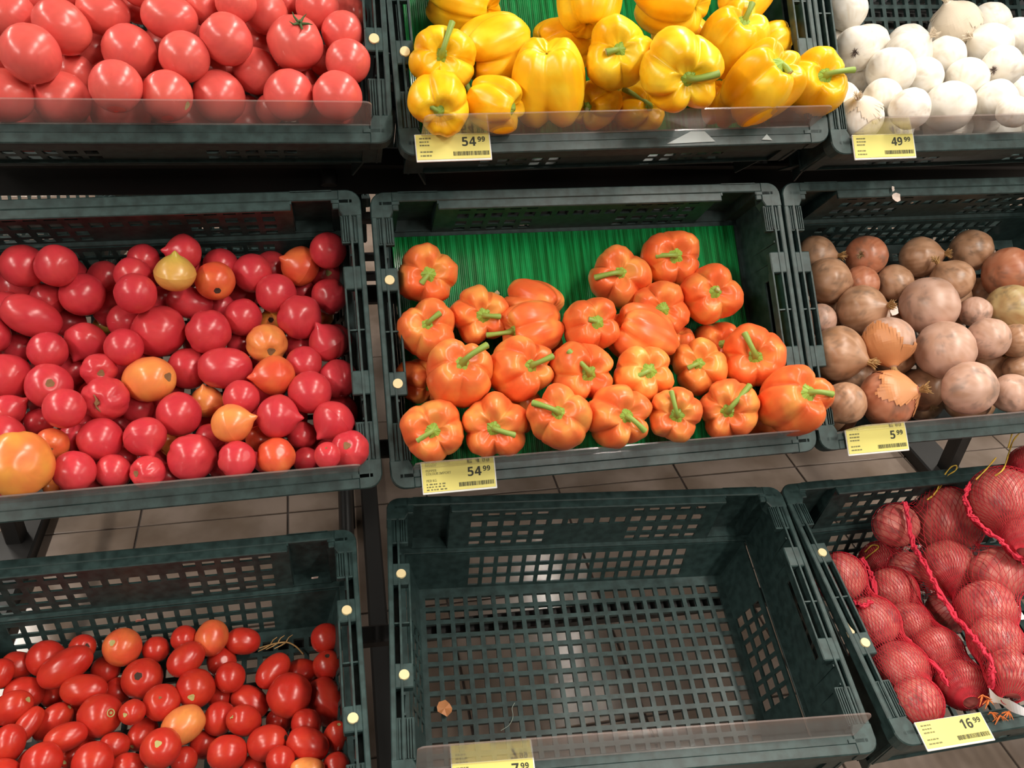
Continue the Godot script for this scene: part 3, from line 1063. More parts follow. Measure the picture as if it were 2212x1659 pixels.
func skin_patch(c: String, sd: int) -> ArrayMesh:
	# a torn sheet of dry outer skin standing a little off the bulb
	var base := onion_mesh(c, sd)
	var v: PackedVector3Array = base.surface_get_arrays(0)[Mesh.ARRAY_VERTEX]
	var rng := RandomNumberGenerator.new()
	rng.seed = sd
	var st := begin()
	var row := 57
	var at := func(i: int, j: int, lift: float) -> Vector3:
		var p: Vector3 = v[j * row + posmod(i, 56)]
		return p * (1.012 + lift)
	for i in 56:
		var open := sin(TAU * i / 56.0 + sd) + 0.5 * sin(TAU * i * 3.0 / 56.0 + 1.0)
		var last := int(clampf(15.0 + 7.0 * open + rng.randf_range(-1.2, 1.2), 3.0, 26.0))
		for j in range(2, last):
			var e0: float = 0.03 * smoothstep(last - 4.0, last, j)
			var e1: float = 0.03 * smoothstep(last - 4.0, last, j + 1.0)
			var a: Vector3 = at.call(i, j, e0)
			var b: Vector3 = at.call(i + 1, j, e0)
			var d: Vector3 = at.call(i + 1, j + 1, e1)
			var g: Vector3 = at.call(i, j + 1, e1)
			quad(st, a, b, d, g)
			quad(st, a * 0.997, g * 0.997, d * 0.997, b * 0.997)
	return st.commit()

func tuft(sd: int, count: int, spread: float, long: float, thick: float) -> ArrayMesh:
	var key := "tuft%d_%d_%.2f" % [sd % 4, count, long]
	if cache.has(key):
		return cache[key]
	var rng := RandomNumberGenerator.new()
	rng.seed = sd % 4 + 50
	var st := begin()
	for k in count:
		var a := rng.randf() * TAU
		var d := Vector3(cos(a), 0, sin(a))
		var s := spread * sqrt(rng.randf())
		var l := long * rng.randf_range(0.55, 1.0)
		var side := Vector3(-sin(a), 0, cos(a)) * rng.randf_range(-0.12, 0.12)
		tube(st, [d * s * 0.35 - Vector3(0, 0.06, 0), d * s * 0.6 + Vector3(0, l * 0.5, 0) + side * 0.5, d * s * 1.5 + Vector3(0, l, 0) + side], [thick, thick * 0.75, thick * 0.2], 4)
	cache[key] = st.commit()
	return cache[key]

func onion(c: String, sd: int, at: Vector3, axis: Vector3, size: float, neck: int, root: int, label: String, group: String, net := ""):
	var b := along(axis, sd * 1.3)
	var name_of: String = {"W": "white_onion", "R": "red_onion"}.get(c, "brown_onion")
	if net != "":
		if not nets.has(net):
			nets[net] = []
		nets[net].append([at, size])
	var m: Material = M.onion_white if c == "W" else M.onion
	if neck == 0 and root == 0:
		single(name_of, onion_mesh(c, sd), m, label, "onion", group, Transform3D(b.scaled_local(Vector3.ONE * size), at))
		return
	var o := thing(name_of, label, "onion", group)
	o.transform = Transform3D(b, at)
	part("bulb", onion_mesh(c, sd), m, o, Transform3D(Basis.from_scale(Vector3.ONE * size), Vector3.ZERO))
	if root == 2:
		part("loose_skin", skin_patch(c, sd), M.dry_white if c == "W" else M.flake_copper, o, Transform3D(Basis.from_scale(Vector3.ONE * size), Vector3.ZERO))
	if neck == 1:
		part("neck", tuft(sd, 34, 0.17, 0.42, 0.055), M.dry_white if c == "W" else M.dry, o, Transform3D(Basis.from_scale(Vector3.ONE * size), Vector3(0, 1.08 * size, 0)))
	if root == 1:
		part("roots", tuft(sd + 1, 46, 0.16, 0.2, 0.022), M.root_grey if c == "W" else M.root, o, Transform3D(Basis(Vector3.RIGHT, PI).scaled_local(Vector3.ONE * size), Vector3(0, -0.92 * size, 0)))

# ---------------------------------------------------------------- net bags
func bag(key: String, label: String, seam: Array):
	var balls: Array = nets[key]
	var o := thing("net_bag", label, "net bag", "red net bags of onions")
	var mid := Vector3.ZERO
	for q in balls:
		mid += q[0] / balls.size()
	# long axis: from the two onions farthest apart
	var far := [balls[0][0], balls[1][0]]
	for p in balls:
		for q in balls:
			if p[0].distance_to(q[0]) > far[0].distance_to(far[1]):
				far = [p[0], q[0]]
	var ax: Vector3 = (far[1] - far[0]).normalized()
	var lo := 1e9
	var hi := -1e9
	for q in balls:
		lo = minf(lo, (q[0] - mid).dot(ax) - q[1])
		hi = maxf(hi, (q[0] - mid).dot(ax) + q[1])
	var fr := along(ax)
	var ns := 44
	var nt := 72
	var rad := []
	for i in ns + 1:
		var c := mid + ax * lerpf(lo - 0.004, hi + 0.004, float(i) / ns)
		var row := []
		for j in nt:
			var a := TAU * j / nt
			var d := fr.x * cos(a) + fr.z * sin(a)
			var best := 0.0
			for q in balls:
				var oc: Vector3 = q[0] - c
				var t := oc.dot(d)
				var rr: float = q[1] * 1.03 + 0.0012
				var h := rr * rr - (oc.length_squared() - t * t)
				if h > 0.0:
					best = maxf(best, t + sqrt(h))
			row.append(best)
		rad.append(row)
	for pass_no in 10:
		var nxt := []
		for i in ns + 1:
			var row := []
			for j in nt:
				var av: float = (rad[maxi(i - 1, 0)][j] + rad[mini(i + 1, ns)][j] + rad[i][(j + 1) % nt] + rad[i][(j + nt - 1) % nt]) * 0.25
				row.append(maxf(rad[i][j], av if i > 0 and i < ns else av * 0.8))
			nxt.append(row)
		rad = nxt
	var at := func(i: int, j: float) -> Vector3:
		var j0 := int(floor(j))
		var fj := j - j0
		var r: float = lerpf(rad[i][posmod(j0, nt)], rad[i][posmod(j0 + 1, nt)], fj)
		var a := TAU * j / nt
		return mid + ax * lerpf(lo - 0.004, hi + 0.004, float(i) / ns) + (fr.x * cos(a) + fr.z * sin(a)) * r
	var st := begin()
	for fam in [1.0, -1.0]:
		for k in 56:
			var pts := []
			var rr := []
			for i in ns + 1:
				pts.append(at.call(i, k * nt / 56.0 + fam * i * 0.62))
				rr.append(0.00042)
			tube(st, pts, rr, 3)
	part("netting", st.commit(), M.net, o)
	# the gathered seam: a knobbly roll of bunched net
	st = begin()
	var rng := RandomNumberGenerator.new()
	rng.seed = hash(key)
	for strand in 5:
		var pts := []
		var rr := []
		for k in seam.size() - 1:
			for h in 5:
				var q: Vector3 = seam[k].lerp(seam[k + 1], h / 5.0)
				pts.append(q + Vector3(rng.randf_range(-1, 1), rng.randf_range(-1, 1), rng.randf_range(-1, 1)) * 0.0032)
				rr.append(rng.randf_range(0.0008, 0.0026))
		tube(st, pts, rr, 5)
	part("seam", st.commit(), M.seam, o)
	cache["bag" + key] = o

func smooth_line(pts: Array, steps := 5) -> Array:
	var out := []
	for k in pts.size() - 1:
		var a: Vector3 = pts[maxi(k - 1, 0)]
		var d: Vector3 = pts[mini(k + 2, pts.size() - 1)]
		for h in steps:
			out.append(pts[k].cubic_interpolate(pts[k + 1], a, d, float(h) / steps))
	out.append(pts[-1])
	return out

func tie(key: String, pts: Array):
	var st := begin()
	var line := smooth_line(pts)
	var rr := []
	for k in line.size():
		rr.append(0.0011 + 0.0003 * sin(k * 1.7))
	tube(st, line, rr, 6)
	part("tie_string", st.commit(), M.tie, cache["bag" + key])

func tag_strip(key: String, top: Array, low: Array):
	var a := smooth_line(top)
	var b := smooth_line(low)
	var st := begin()
	var out := Vector3(0.1, 0.75, 0.6).normalized() * 0.0006
	for k in a.size() - 1:
		quad(st, b[k] + out, b[k + 1] + out, a[k + 1] + out, a[k] + out)
		quad(st, a[k], a[k + 1], b[k + 1], b[k])
		quad(st, a[k] + out, a[k + 1] + out, a[k + 1], a[k])
		quad(st, b[k], b[k + 1], b[k + 1] + out, b[k] + out)
	part("paper_tag", st.commit(), M.tag_white, cache["bag" + key])

func fray(key: String, pts: Array):
	var st := begin()
	var rng := RandomNumberGenerator.new()
	rng.seed = 3
	for k in pts.size():
		for h in 9:
			var d := Vector3(rng.randf_range(-1, 1), rng.randf_range(-0.8, 0.5), rng.randf_range(-0.3, 1)) * 0.011
			tube(st, [pts[k], pts[k] + d * 0.5 + Vector3(0, 0.001, 0), pts[k] + d], [0.0012, 0.001, 0.0004], 4)
	part("frayed_end", st.commit(), M.fray, cache["bag" + key])

# ---------------------------------------------------------------- scraps
func flake(at: Vector3, up: Vector3, w: float, h: float, c: String, label: String):
	var rng := RandomNumberGenerator.new()
	rng.seed = hash(label)
	var st := begin()
	var b := along(up)
	# longer side along the slope
	var right := Vector3.RIGHT - up * Vector3.RIGHT.dot(up)
	b = Basis(right.normalized(), up, right.normalized().cross(up))
	var n := 9
	var rim := []
	for k in n:
		var a := TAU * k / n
		rim.append(Vector3(cos(a) * w * 0.5, 0.0, sin(a) * h * 0.5) * rng.randf_range(0.75, 1.15) + Vector3(0, rng.randf_range(0.0, 0.25) * minf(w, h), 0))
	var c0 := Vector3(0, 0.16 * minf(w, h), 0)
	for k in n:
		var p: Vector3 = rim[k]
		var q: Vector3 = rim[(k + 1) % n]
		var nn := (q - c0).cross(p - c0).normalized()
		tri(st, c0, q, p, nn)
		tri(st, c0 - Vector3(0, 0.0006, 0), p - Vector3(0, 0.0006, 0), q - Vector3(0, 0.0006, 0), -nn)
		quad(st, p, q, q - Vector3(0, 0.0006, 0), p - Vector3(0, 0.0006, 0))
	single("onion_skin_flake", st.commit(), M["flake_" + c], label, "scrap", "scraps of onion skin", Transform3D(b, at))

func vine(pts: Array):
	var o := thing("dried_vine", "dried brown vine twig lying behind the plum tomatoes in the bottom crate", "twig")
	var line := smooth_line(pts)
	var st := begin()
	var rr := []
	for k in line.size():
		rr.append(0.0012)
	tube(st, line, rr, 6)
	part("twig", st.commit(), M.dry, o)
	st = begin()
	for k in [6, 10, 14]:
		var p: Vector3 = line[k]
		tube(st, [p, p + Vector3(-0.006, 0.004, 0.008), p + Vector3(-0.016, 0.003, 0.012)], [0.0012, 0.001, 0.0006], 5)
		tube(st, [p, p + Vector3(0.004, 0.005, -0.004), p + Vector3(0.010, 0.008, -0.006)], [0.001, 0.0008, 0.0005], 5)
	part("side_twig", st.commit(), M.dry, o)

func thread(pts: Array):
	var line := smooth_line(pts)
	var st := begin()
	var rr := []
	for k in line.size():
		rr.append(0.0005)
	tube(st, line, rr, 5)
	single("loose_thread", st.commit(), M.thread, "thin pale thread curling on the empty crate's grid floor", "thread")

func tape(pts: Array, label: String):
	var st := begin()
	var mid := Vector3.ZERO
	for p in pts:
		mid += p / pts.size()
	var n: Vector3 = (pts[1] - pts[0]).cross(pts[2] - pts[0]).normalized()
	if n.y < 0.0:
		n = -n
	var top := []
	for p in pts:
		top.append(p + n * 0.0006)
	face(st, top, mid)
	face(st, pts, mid + n * 0.01)
	for k in pts.size():
		var m: int = (k + 1) % pts.size()
		face(st, [pts[k], pts[m], top[m], top[k]], mid)
	single("tape_scrap", st.commit(), M.tape, label, "tape", "torn tape scraps")

# ---------------------------------------------------------------- the goods, crate by crate
func fill_top_left_crate():
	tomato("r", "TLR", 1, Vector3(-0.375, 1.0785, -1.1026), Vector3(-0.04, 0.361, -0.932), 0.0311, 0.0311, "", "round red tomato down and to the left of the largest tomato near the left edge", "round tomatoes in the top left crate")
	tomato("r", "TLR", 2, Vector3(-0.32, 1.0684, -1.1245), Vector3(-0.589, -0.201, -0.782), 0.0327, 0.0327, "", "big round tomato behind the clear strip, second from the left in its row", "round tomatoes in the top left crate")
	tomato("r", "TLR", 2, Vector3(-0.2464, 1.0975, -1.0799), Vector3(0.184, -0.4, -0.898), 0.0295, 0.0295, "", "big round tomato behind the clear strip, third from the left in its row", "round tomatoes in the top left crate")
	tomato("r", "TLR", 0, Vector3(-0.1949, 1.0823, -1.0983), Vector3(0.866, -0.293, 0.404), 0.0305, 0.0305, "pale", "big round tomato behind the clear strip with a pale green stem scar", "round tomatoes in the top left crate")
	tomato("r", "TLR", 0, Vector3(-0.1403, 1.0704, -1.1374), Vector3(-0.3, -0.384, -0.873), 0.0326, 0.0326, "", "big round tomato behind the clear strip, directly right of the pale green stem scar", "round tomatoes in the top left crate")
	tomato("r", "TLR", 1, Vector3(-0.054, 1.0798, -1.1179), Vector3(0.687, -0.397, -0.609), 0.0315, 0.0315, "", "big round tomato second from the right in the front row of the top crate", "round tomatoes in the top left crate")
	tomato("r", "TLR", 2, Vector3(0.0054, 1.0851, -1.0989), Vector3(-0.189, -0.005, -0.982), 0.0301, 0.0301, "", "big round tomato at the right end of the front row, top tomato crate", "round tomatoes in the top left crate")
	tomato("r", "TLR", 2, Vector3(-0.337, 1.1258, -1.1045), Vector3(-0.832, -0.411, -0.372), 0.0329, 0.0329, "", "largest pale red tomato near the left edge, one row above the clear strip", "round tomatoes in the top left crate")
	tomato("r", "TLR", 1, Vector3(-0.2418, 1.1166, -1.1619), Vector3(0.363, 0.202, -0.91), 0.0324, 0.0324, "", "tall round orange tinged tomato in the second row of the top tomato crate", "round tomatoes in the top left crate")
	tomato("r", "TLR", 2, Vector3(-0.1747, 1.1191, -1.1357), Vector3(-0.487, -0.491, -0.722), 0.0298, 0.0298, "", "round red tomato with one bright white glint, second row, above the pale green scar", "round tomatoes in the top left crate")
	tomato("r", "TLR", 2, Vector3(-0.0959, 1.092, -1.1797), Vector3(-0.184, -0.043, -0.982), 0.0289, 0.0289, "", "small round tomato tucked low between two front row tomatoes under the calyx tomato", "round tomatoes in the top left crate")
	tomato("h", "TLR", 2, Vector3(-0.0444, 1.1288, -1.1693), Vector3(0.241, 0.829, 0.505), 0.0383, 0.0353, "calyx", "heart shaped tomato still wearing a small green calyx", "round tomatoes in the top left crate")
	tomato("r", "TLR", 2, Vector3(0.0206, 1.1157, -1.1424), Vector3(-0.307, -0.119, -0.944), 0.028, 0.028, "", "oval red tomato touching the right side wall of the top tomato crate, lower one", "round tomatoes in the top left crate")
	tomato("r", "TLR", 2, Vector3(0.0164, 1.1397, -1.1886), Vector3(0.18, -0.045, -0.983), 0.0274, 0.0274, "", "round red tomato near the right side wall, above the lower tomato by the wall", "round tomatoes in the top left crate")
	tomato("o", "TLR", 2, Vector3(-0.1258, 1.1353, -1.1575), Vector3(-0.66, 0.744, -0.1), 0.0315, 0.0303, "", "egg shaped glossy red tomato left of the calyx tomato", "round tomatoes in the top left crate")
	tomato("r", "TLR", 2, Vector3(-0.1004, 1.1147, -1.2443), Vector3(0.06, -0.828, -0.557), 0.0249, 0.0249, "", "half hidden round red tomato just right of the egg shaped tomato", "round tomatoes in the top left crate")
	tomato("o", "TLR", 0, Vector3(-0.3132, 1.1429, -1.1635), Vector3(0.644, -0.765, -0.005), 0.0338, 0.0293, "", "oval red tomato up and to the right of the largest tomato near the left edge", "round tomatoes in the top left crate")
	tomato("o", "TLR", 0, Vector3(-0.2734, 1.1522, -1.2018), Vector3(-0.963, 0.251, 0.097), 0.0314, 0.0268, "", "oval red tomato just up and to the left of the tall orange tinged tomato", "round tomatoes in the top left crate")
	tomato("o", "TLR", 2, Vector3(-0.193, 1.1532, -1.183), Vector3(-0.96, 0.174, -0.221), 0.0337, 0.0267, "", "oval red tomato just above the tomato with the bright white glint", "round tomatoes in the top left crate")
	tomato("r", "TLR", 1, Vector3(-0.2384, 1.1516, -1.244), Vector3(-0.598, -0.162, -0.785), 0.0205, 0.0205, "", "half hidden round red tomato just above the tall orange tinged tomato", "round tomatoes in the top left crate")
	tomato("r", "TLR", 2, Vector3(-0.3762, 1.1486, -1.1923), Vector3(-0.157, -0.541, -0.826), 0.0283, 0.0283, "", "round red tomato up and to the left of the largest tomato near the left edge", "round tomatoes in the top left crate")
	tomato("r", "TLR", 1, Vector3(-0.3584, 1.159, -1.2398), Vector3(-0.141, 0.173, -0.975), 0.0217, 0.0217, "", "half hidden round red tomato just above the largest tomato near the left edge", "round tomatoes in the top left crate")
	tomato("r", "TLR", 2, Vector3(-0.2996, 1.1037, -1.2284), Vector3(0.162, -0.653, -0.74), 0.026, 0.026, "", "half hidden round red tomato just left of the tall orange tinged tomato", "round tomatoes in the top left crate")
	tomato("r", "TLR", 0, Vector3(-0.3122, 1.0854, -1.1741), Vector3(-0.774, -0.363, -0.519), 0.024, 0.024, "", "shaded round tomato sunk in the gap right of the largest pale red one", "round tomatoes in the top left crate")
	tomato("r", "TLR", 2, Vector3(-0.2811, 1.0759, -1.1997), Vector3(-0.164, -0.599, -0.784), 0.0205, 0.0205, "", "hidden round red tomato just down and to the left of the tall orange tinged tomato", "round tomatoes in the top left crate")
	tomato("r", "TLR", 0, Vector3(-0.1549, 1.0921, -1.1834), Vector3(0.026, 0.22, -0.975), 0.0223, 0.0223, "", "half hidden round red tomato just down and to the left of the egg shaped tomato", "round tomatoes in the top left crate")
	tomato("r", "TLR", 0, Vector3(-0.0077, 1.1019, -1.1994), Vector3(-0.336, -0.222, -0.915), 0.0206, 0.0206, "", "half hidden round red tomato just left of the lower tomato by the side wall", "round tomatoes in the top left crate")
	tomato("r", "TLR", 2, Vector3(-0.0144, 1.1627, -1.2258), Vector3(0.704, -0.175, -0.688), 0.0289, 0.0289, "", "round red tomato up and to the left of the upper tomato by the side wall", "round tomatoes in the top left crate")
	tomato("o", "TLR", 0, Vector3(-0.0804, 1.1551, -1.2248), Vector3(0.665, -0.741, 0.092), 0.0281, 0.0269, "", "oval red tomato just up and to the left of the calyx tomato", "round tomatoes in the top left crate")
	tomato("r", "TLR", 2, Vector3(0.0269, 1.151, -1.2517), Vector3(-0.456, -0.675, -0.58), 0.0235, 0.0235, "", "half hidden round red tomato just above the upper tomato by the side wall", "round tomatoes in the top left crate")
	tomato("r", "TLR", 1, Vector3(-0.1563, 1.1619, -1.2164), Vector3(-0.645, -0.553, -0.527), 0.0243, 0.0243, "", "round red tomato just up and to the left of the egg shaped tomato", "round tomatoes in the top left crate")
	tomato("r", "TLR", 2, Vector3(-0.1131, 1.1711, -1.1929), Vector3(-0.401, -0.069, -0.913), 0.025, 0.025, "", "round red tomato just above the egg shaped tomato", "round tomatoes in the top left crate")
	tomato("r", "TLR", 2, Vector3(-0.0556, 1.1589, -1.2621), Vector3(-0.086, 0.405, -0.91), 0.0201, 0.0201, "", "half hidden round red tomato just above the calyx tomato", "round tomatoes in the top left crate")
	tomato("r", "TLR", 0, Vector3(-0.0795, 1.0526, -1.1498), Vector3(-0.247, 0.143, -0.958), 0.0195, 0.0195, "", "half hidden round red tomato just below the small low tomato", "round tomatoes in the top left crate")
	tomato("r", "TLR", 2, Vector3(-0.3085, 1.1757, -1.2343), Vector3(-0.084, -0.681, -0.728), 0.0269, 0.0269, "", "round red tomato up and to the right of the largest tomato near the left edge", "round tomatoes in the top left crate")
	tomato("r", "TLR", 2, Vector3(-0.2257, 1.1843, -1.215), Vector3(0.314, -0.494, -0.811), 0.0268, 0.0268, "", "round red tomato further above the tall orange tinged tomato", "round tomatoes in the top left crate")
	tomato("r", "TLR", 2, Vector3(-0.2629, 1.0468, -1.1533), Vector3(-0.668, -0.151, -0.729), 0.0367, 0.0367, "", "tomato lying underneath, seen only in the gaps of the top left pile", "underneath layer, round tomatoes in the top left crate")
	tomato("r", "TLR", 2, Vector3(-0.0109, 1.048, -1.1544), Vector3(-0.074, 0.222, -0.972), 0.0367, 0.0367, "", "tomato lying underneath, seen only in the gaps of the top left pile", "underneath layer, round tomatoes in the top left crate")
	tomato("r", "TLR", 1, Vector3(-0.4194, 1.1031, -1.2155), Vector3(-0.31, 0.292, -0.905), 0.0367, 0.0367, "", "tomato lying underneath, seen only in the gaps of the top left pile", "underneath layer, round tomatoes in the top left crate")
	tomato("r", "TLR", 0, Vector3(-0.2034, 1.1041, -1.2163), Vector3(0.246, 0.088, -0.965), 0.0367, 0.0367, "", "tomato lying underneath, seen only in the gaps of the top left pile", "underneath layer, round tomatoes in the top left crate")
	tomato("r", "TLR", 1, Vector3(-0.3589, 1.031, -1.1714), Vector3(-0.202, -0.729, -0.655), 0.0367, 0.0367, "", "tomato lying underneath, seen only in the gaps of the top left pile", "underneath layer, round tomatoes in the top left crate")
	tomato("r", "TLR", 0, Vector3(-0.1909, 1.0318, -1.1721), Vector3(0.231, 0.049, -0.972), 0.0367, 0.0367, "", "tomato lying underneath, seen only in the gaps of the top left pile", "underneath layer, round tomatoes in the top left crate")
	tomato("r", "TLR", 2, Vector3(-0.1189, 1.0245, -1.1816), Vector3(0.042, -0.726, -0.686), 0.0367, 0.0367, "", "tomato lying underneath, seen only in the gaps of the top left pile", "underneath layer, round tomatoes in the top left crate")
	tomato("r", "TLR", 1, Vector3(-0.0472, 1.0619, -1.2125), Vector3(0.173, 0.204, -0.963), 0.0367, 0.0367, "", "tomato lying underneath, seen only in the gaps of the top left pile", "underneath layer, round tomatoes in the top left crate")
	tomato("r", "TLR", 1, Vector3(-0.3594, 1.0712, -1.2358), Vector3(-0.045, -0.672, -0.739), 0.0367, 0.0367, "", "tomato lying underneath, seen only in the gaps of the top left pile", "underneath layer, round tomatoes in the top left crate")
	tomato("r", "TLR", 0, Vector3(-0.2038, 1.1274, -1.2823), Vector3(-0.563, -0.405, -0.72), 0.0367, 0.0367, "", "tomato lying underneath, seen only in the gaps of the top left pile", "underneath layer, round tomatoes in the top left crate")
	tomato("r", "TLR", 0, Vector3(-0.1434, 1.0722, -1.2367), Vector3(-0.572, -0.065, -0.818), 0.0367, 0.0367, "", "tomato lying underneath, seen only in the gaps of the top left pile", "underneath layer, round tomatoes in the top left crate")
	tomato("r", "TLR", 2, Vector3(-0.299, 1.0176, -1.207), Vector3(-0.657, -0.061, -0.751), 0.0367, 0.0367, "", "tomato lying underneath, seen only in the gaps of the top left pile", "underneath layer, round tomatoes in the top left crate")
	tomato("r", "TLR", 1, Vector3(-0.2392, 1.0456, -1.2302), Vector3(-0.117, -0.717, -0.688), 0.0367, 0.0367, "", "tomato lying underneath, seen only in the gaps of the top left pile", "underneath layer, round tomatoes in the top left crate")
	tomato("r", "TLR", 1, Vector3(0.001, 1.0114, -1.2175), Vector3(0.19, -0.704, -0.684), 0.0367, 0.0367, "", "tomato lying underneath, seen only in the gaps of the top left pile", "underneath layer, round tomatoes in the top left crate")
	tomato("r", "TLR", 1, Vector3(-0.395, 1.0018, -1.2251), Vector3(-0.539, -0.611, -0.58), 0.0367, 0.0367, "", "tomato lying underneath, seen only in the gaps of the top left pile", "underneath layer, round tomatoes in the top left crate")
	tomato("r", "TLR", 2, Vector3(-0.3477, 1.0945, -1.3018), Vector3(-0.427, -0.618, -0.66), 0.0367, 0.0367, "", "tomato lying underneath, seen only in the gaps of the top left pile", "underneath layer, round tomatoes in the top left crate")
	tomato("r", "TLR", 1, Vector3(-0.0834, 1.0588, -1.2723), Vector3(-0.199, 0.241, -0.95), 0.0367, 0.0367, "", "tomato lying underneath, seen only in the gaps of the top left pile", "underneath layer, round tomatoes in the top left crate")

func fill_middle_left_crate():
	tomato("o", "MLR", 2, Vector3(-0.3646, 0.8602, -1.1002), Vector3(-0.372, -0.828, 0.419), 0.0271, 0.0265, "", "oval red tomato just up and to the left of the smooth matt red tomato", "ripe tomatoes in the middle left crate")
	tomato("r", "MLR", 0, Vector3(-0.4372, 0.8028, -1.1534), Vector3(-0.689, -0.653, -0.314), 0.0279, 0.0279, "", "hidden round dark red tomato just up and to the left of the longest red tomato", "ripe tomatoes in the middle left crate")
	tomato("p", "MLR", 1, Vector3(-0.3939, 0.8008, -1.1202), Vector3(0.266, -0.959, -0.094), 0.0276, 0.0224, "", "pointed red tomato just up and to the right of the longest red tomato", "ripe tomatoes in the middle left crate")
	tomato("r", "MLR", 2, Vector3(-0.3439, 0.8131, -1.1077), Vector3(-0.113, -0.775, -0.622), 0.0293, 0.0293, "", "smooth matt red tomato below the bright holes of the back wall, upper left pile", "ripe tomatoes in the middle left crate")
	tomato("r", "MLR", 2, Vector3(-0.2635, 0.8402, -1.0555), Vector3(-0.068, -0.089, -0.994), 0.0267, 0.0267, "", "glossy crimson tomato just left of and below the yellow pointed one", "ripe tomatoes in the middle left crate")
	tomato("r", "MLR", 0, Vector3(-0.2742, 0.8442, -1.1008), Vector3(-0.291, 0.109, -0.95), 0.0239, 0.0239, "", "half hidden round dark red tomato just above the glossy crimson tomato", "ripe tomatoes in the middle left crate")
	tomato("r", "MLR", 1, Vector3(-0.3247, 0.8135, -1.1547), Vector3(0.518, -0.144, -0.843), 0.0237, 0.0237, "", "hidden round dark red tomato up and to the right of the smooth matt red tomato", "ripe tomatoes in the middle left crate")
	tomato("p", "MLR", 2, Vector3(-0.2114, 0.8628, -1.1272), Vector3(0.845, -0.35, -0.405), 0.027, 0.0264, "", "crimson pointed tomato tucked behind the yellow pointed tomato", "ripe tomatoes in the middle left crate")
	tomato("p", "Y", 2, Vector3(-0.2153, 0.8585, -1.0779), Vector3(-0.123, -0.987, 0.103), 0.0274, 0.0274, "", "pale yellow unripe tomato with a green pointed tip facing up", "ripe tomatoes in the middle left crate")
	tomato("r", "MLR", 2, Vector3(-0.2519, 0.785, -1.141), Vector3(-0.232, 0.214, -0.949), 0.0194, 0.0194, "", "half hidden round red tomato just right of the glossy crimson tomato", "ripe tomatoes in the middle left crate")
	tomato("o", "MLR", 0, Vector3(-0.2082, 0.7969, -1.106), Vector3(-0.954, 0.295, -0.056), 0.0314, 0.0223, "", "oval red tomato down and to the left of the orange tomato with a dark navel", "ripe tomatoes in the middle left crate")
	tomato("w", "MLR", 2, Vector3(-0.2461, 0.7767, -1.0647), Vector3(-0.513, 0.565, -0.646), 0.0371, 0.0364, "", "largest wrinkled red tomato with a blunt tip, centre of the middle left crate", "ripe tomatoes in the middle left crate")
	tomato("r", "MLR", 0, Vector3(-0.3176, 0.7759, -1.1319), Vector3(0.029, -0.16, -0.987), 0.0264, 0.0264, "", "half hidden round red tomato just down and to the left of the glossy crimson tomato", "ripe tomatoes in the middle left crate")
	tomato("r", "MLR", 2, Vector3(-0.2928, 0.7772, -1.0944), Vector3(-0.622, -0.233, -0.747), 0.0246, 0.0246, "", "half hidden round red tomato just below the glossy crimson tomato", "ripe tomatoes in the middle left crate")
	tomato("r", "Y", 2, Vector3(-0.3345, 0.7414, -1.143), Vector3(0.126, -0.421, -0.898), 0.0176, 0.0176, "", "yellow tomato of which only a sliver shows, between red ones", "ripe tomatoes in the middle left crate")
	tomato("r", "MLR", 2, Vector3(-0.2828, 0.7788, -1.0236), Vector3(-0.389, -0.568, -0.725), 0.0246, 0.0246, "", "crimson tomato pressed against the lower left flank of the large wrinkled tomato", "ripe tomatoes in the middle left crate")
	tomato("p", "MLR", 2, Vector3(-0.3406, 0.7647, -1.0623), Vector3(0.374, 0.431, -0.822), 0.0291, 0.0278, "", "pointed red tomato just below the smooth matt red tomato", "ripe tomatoes in the middle left crate")
	tomato("r", "MLR", 2, Vector3(-0.3763, 0.7579, -1.1305), Vector3(-0.702, -0.544, -0.459), 0.0225, 0.0225, "", "hidden round red tomato just down and to the left of the smooth matt red tomato", "ripe tomatoes in the middle left crate")
	tomato("o", "MLR", 1, Vector3(-0.4019, 0.7998, -1.0745), Vector3(-0.816, 0.577, 0.012), 0.0384, 0.026, "", "longest sausage shaped red tomato, lying near the left edge of the middle crate", "ripe tomatoes in the middle left crate")
	tomato("r", "MLR", 1, Vector3(-0.4423, 0.7971, -1.1067), Vector3(0.017, -0.327, -0.945), 0.0221, 0.0221, "", "half hidden round red tomato just left of the longest red tomato", "ripe tomatoes in the middle left crate")
	tomato("r", "MLR", 0, Vector3(-0.3769, 0.7744, -1.0285), Vector3(0.005, -0.512, -0.859), 0.0247, 0.0247, "", "round red tomato just above the star scarred tomato", "ripe tomatoes in the middle left crate")
	tomato("r", "MLR", 2, Vector3(-0.4323, 0.7484, -1.0812), Vector3(-0.18, -0.276, -0.944), 0.0197, 0.0197, "", "half hidden round red tomato just down and to the left of the longest red tomato", "ripe tomatoes in the middle left crate")
	tomato("r", "MLR", 2, Vector3(-0.451, 0.7798, -1.0618), Vector3(-0.526, -0.534, -0.662), 0.0234, 0.0234, "", "round red tomato further down and to the left of the longest red tomato", "ripe tomatoes in the middle left crate")
	tomato("r", "MLR", 0, Vector3(-0.4263, 0.7481, -1.0115), Vector3(0.159, -0.052, -0.986), 0.0302, 0.0302, "", "round red tomato just left of the star scarred tomato", "ripe tomatoes in the middle left crate")
	tomato("r", "MLR", 1, Vector3(-0.3703, 0.7495, -0.9846), Vector3(0.342, 0.616, 0.71), 0.0273, 0.0284, "brown", "red tomato with ridged shoulders and a small round scar facing out", "ripe tomatoes in the middle left crate")
	tomato("l", "MLR", 1, Vector3(-0.313, 0.758, -1.0026), Vector3(0.364, 0.306, 0.879), 0.022, 0.0226, "brown", "small ribbed tomato with a sunken scar, directly above the split tomato", "ripe tomatoes in the middle left crate")
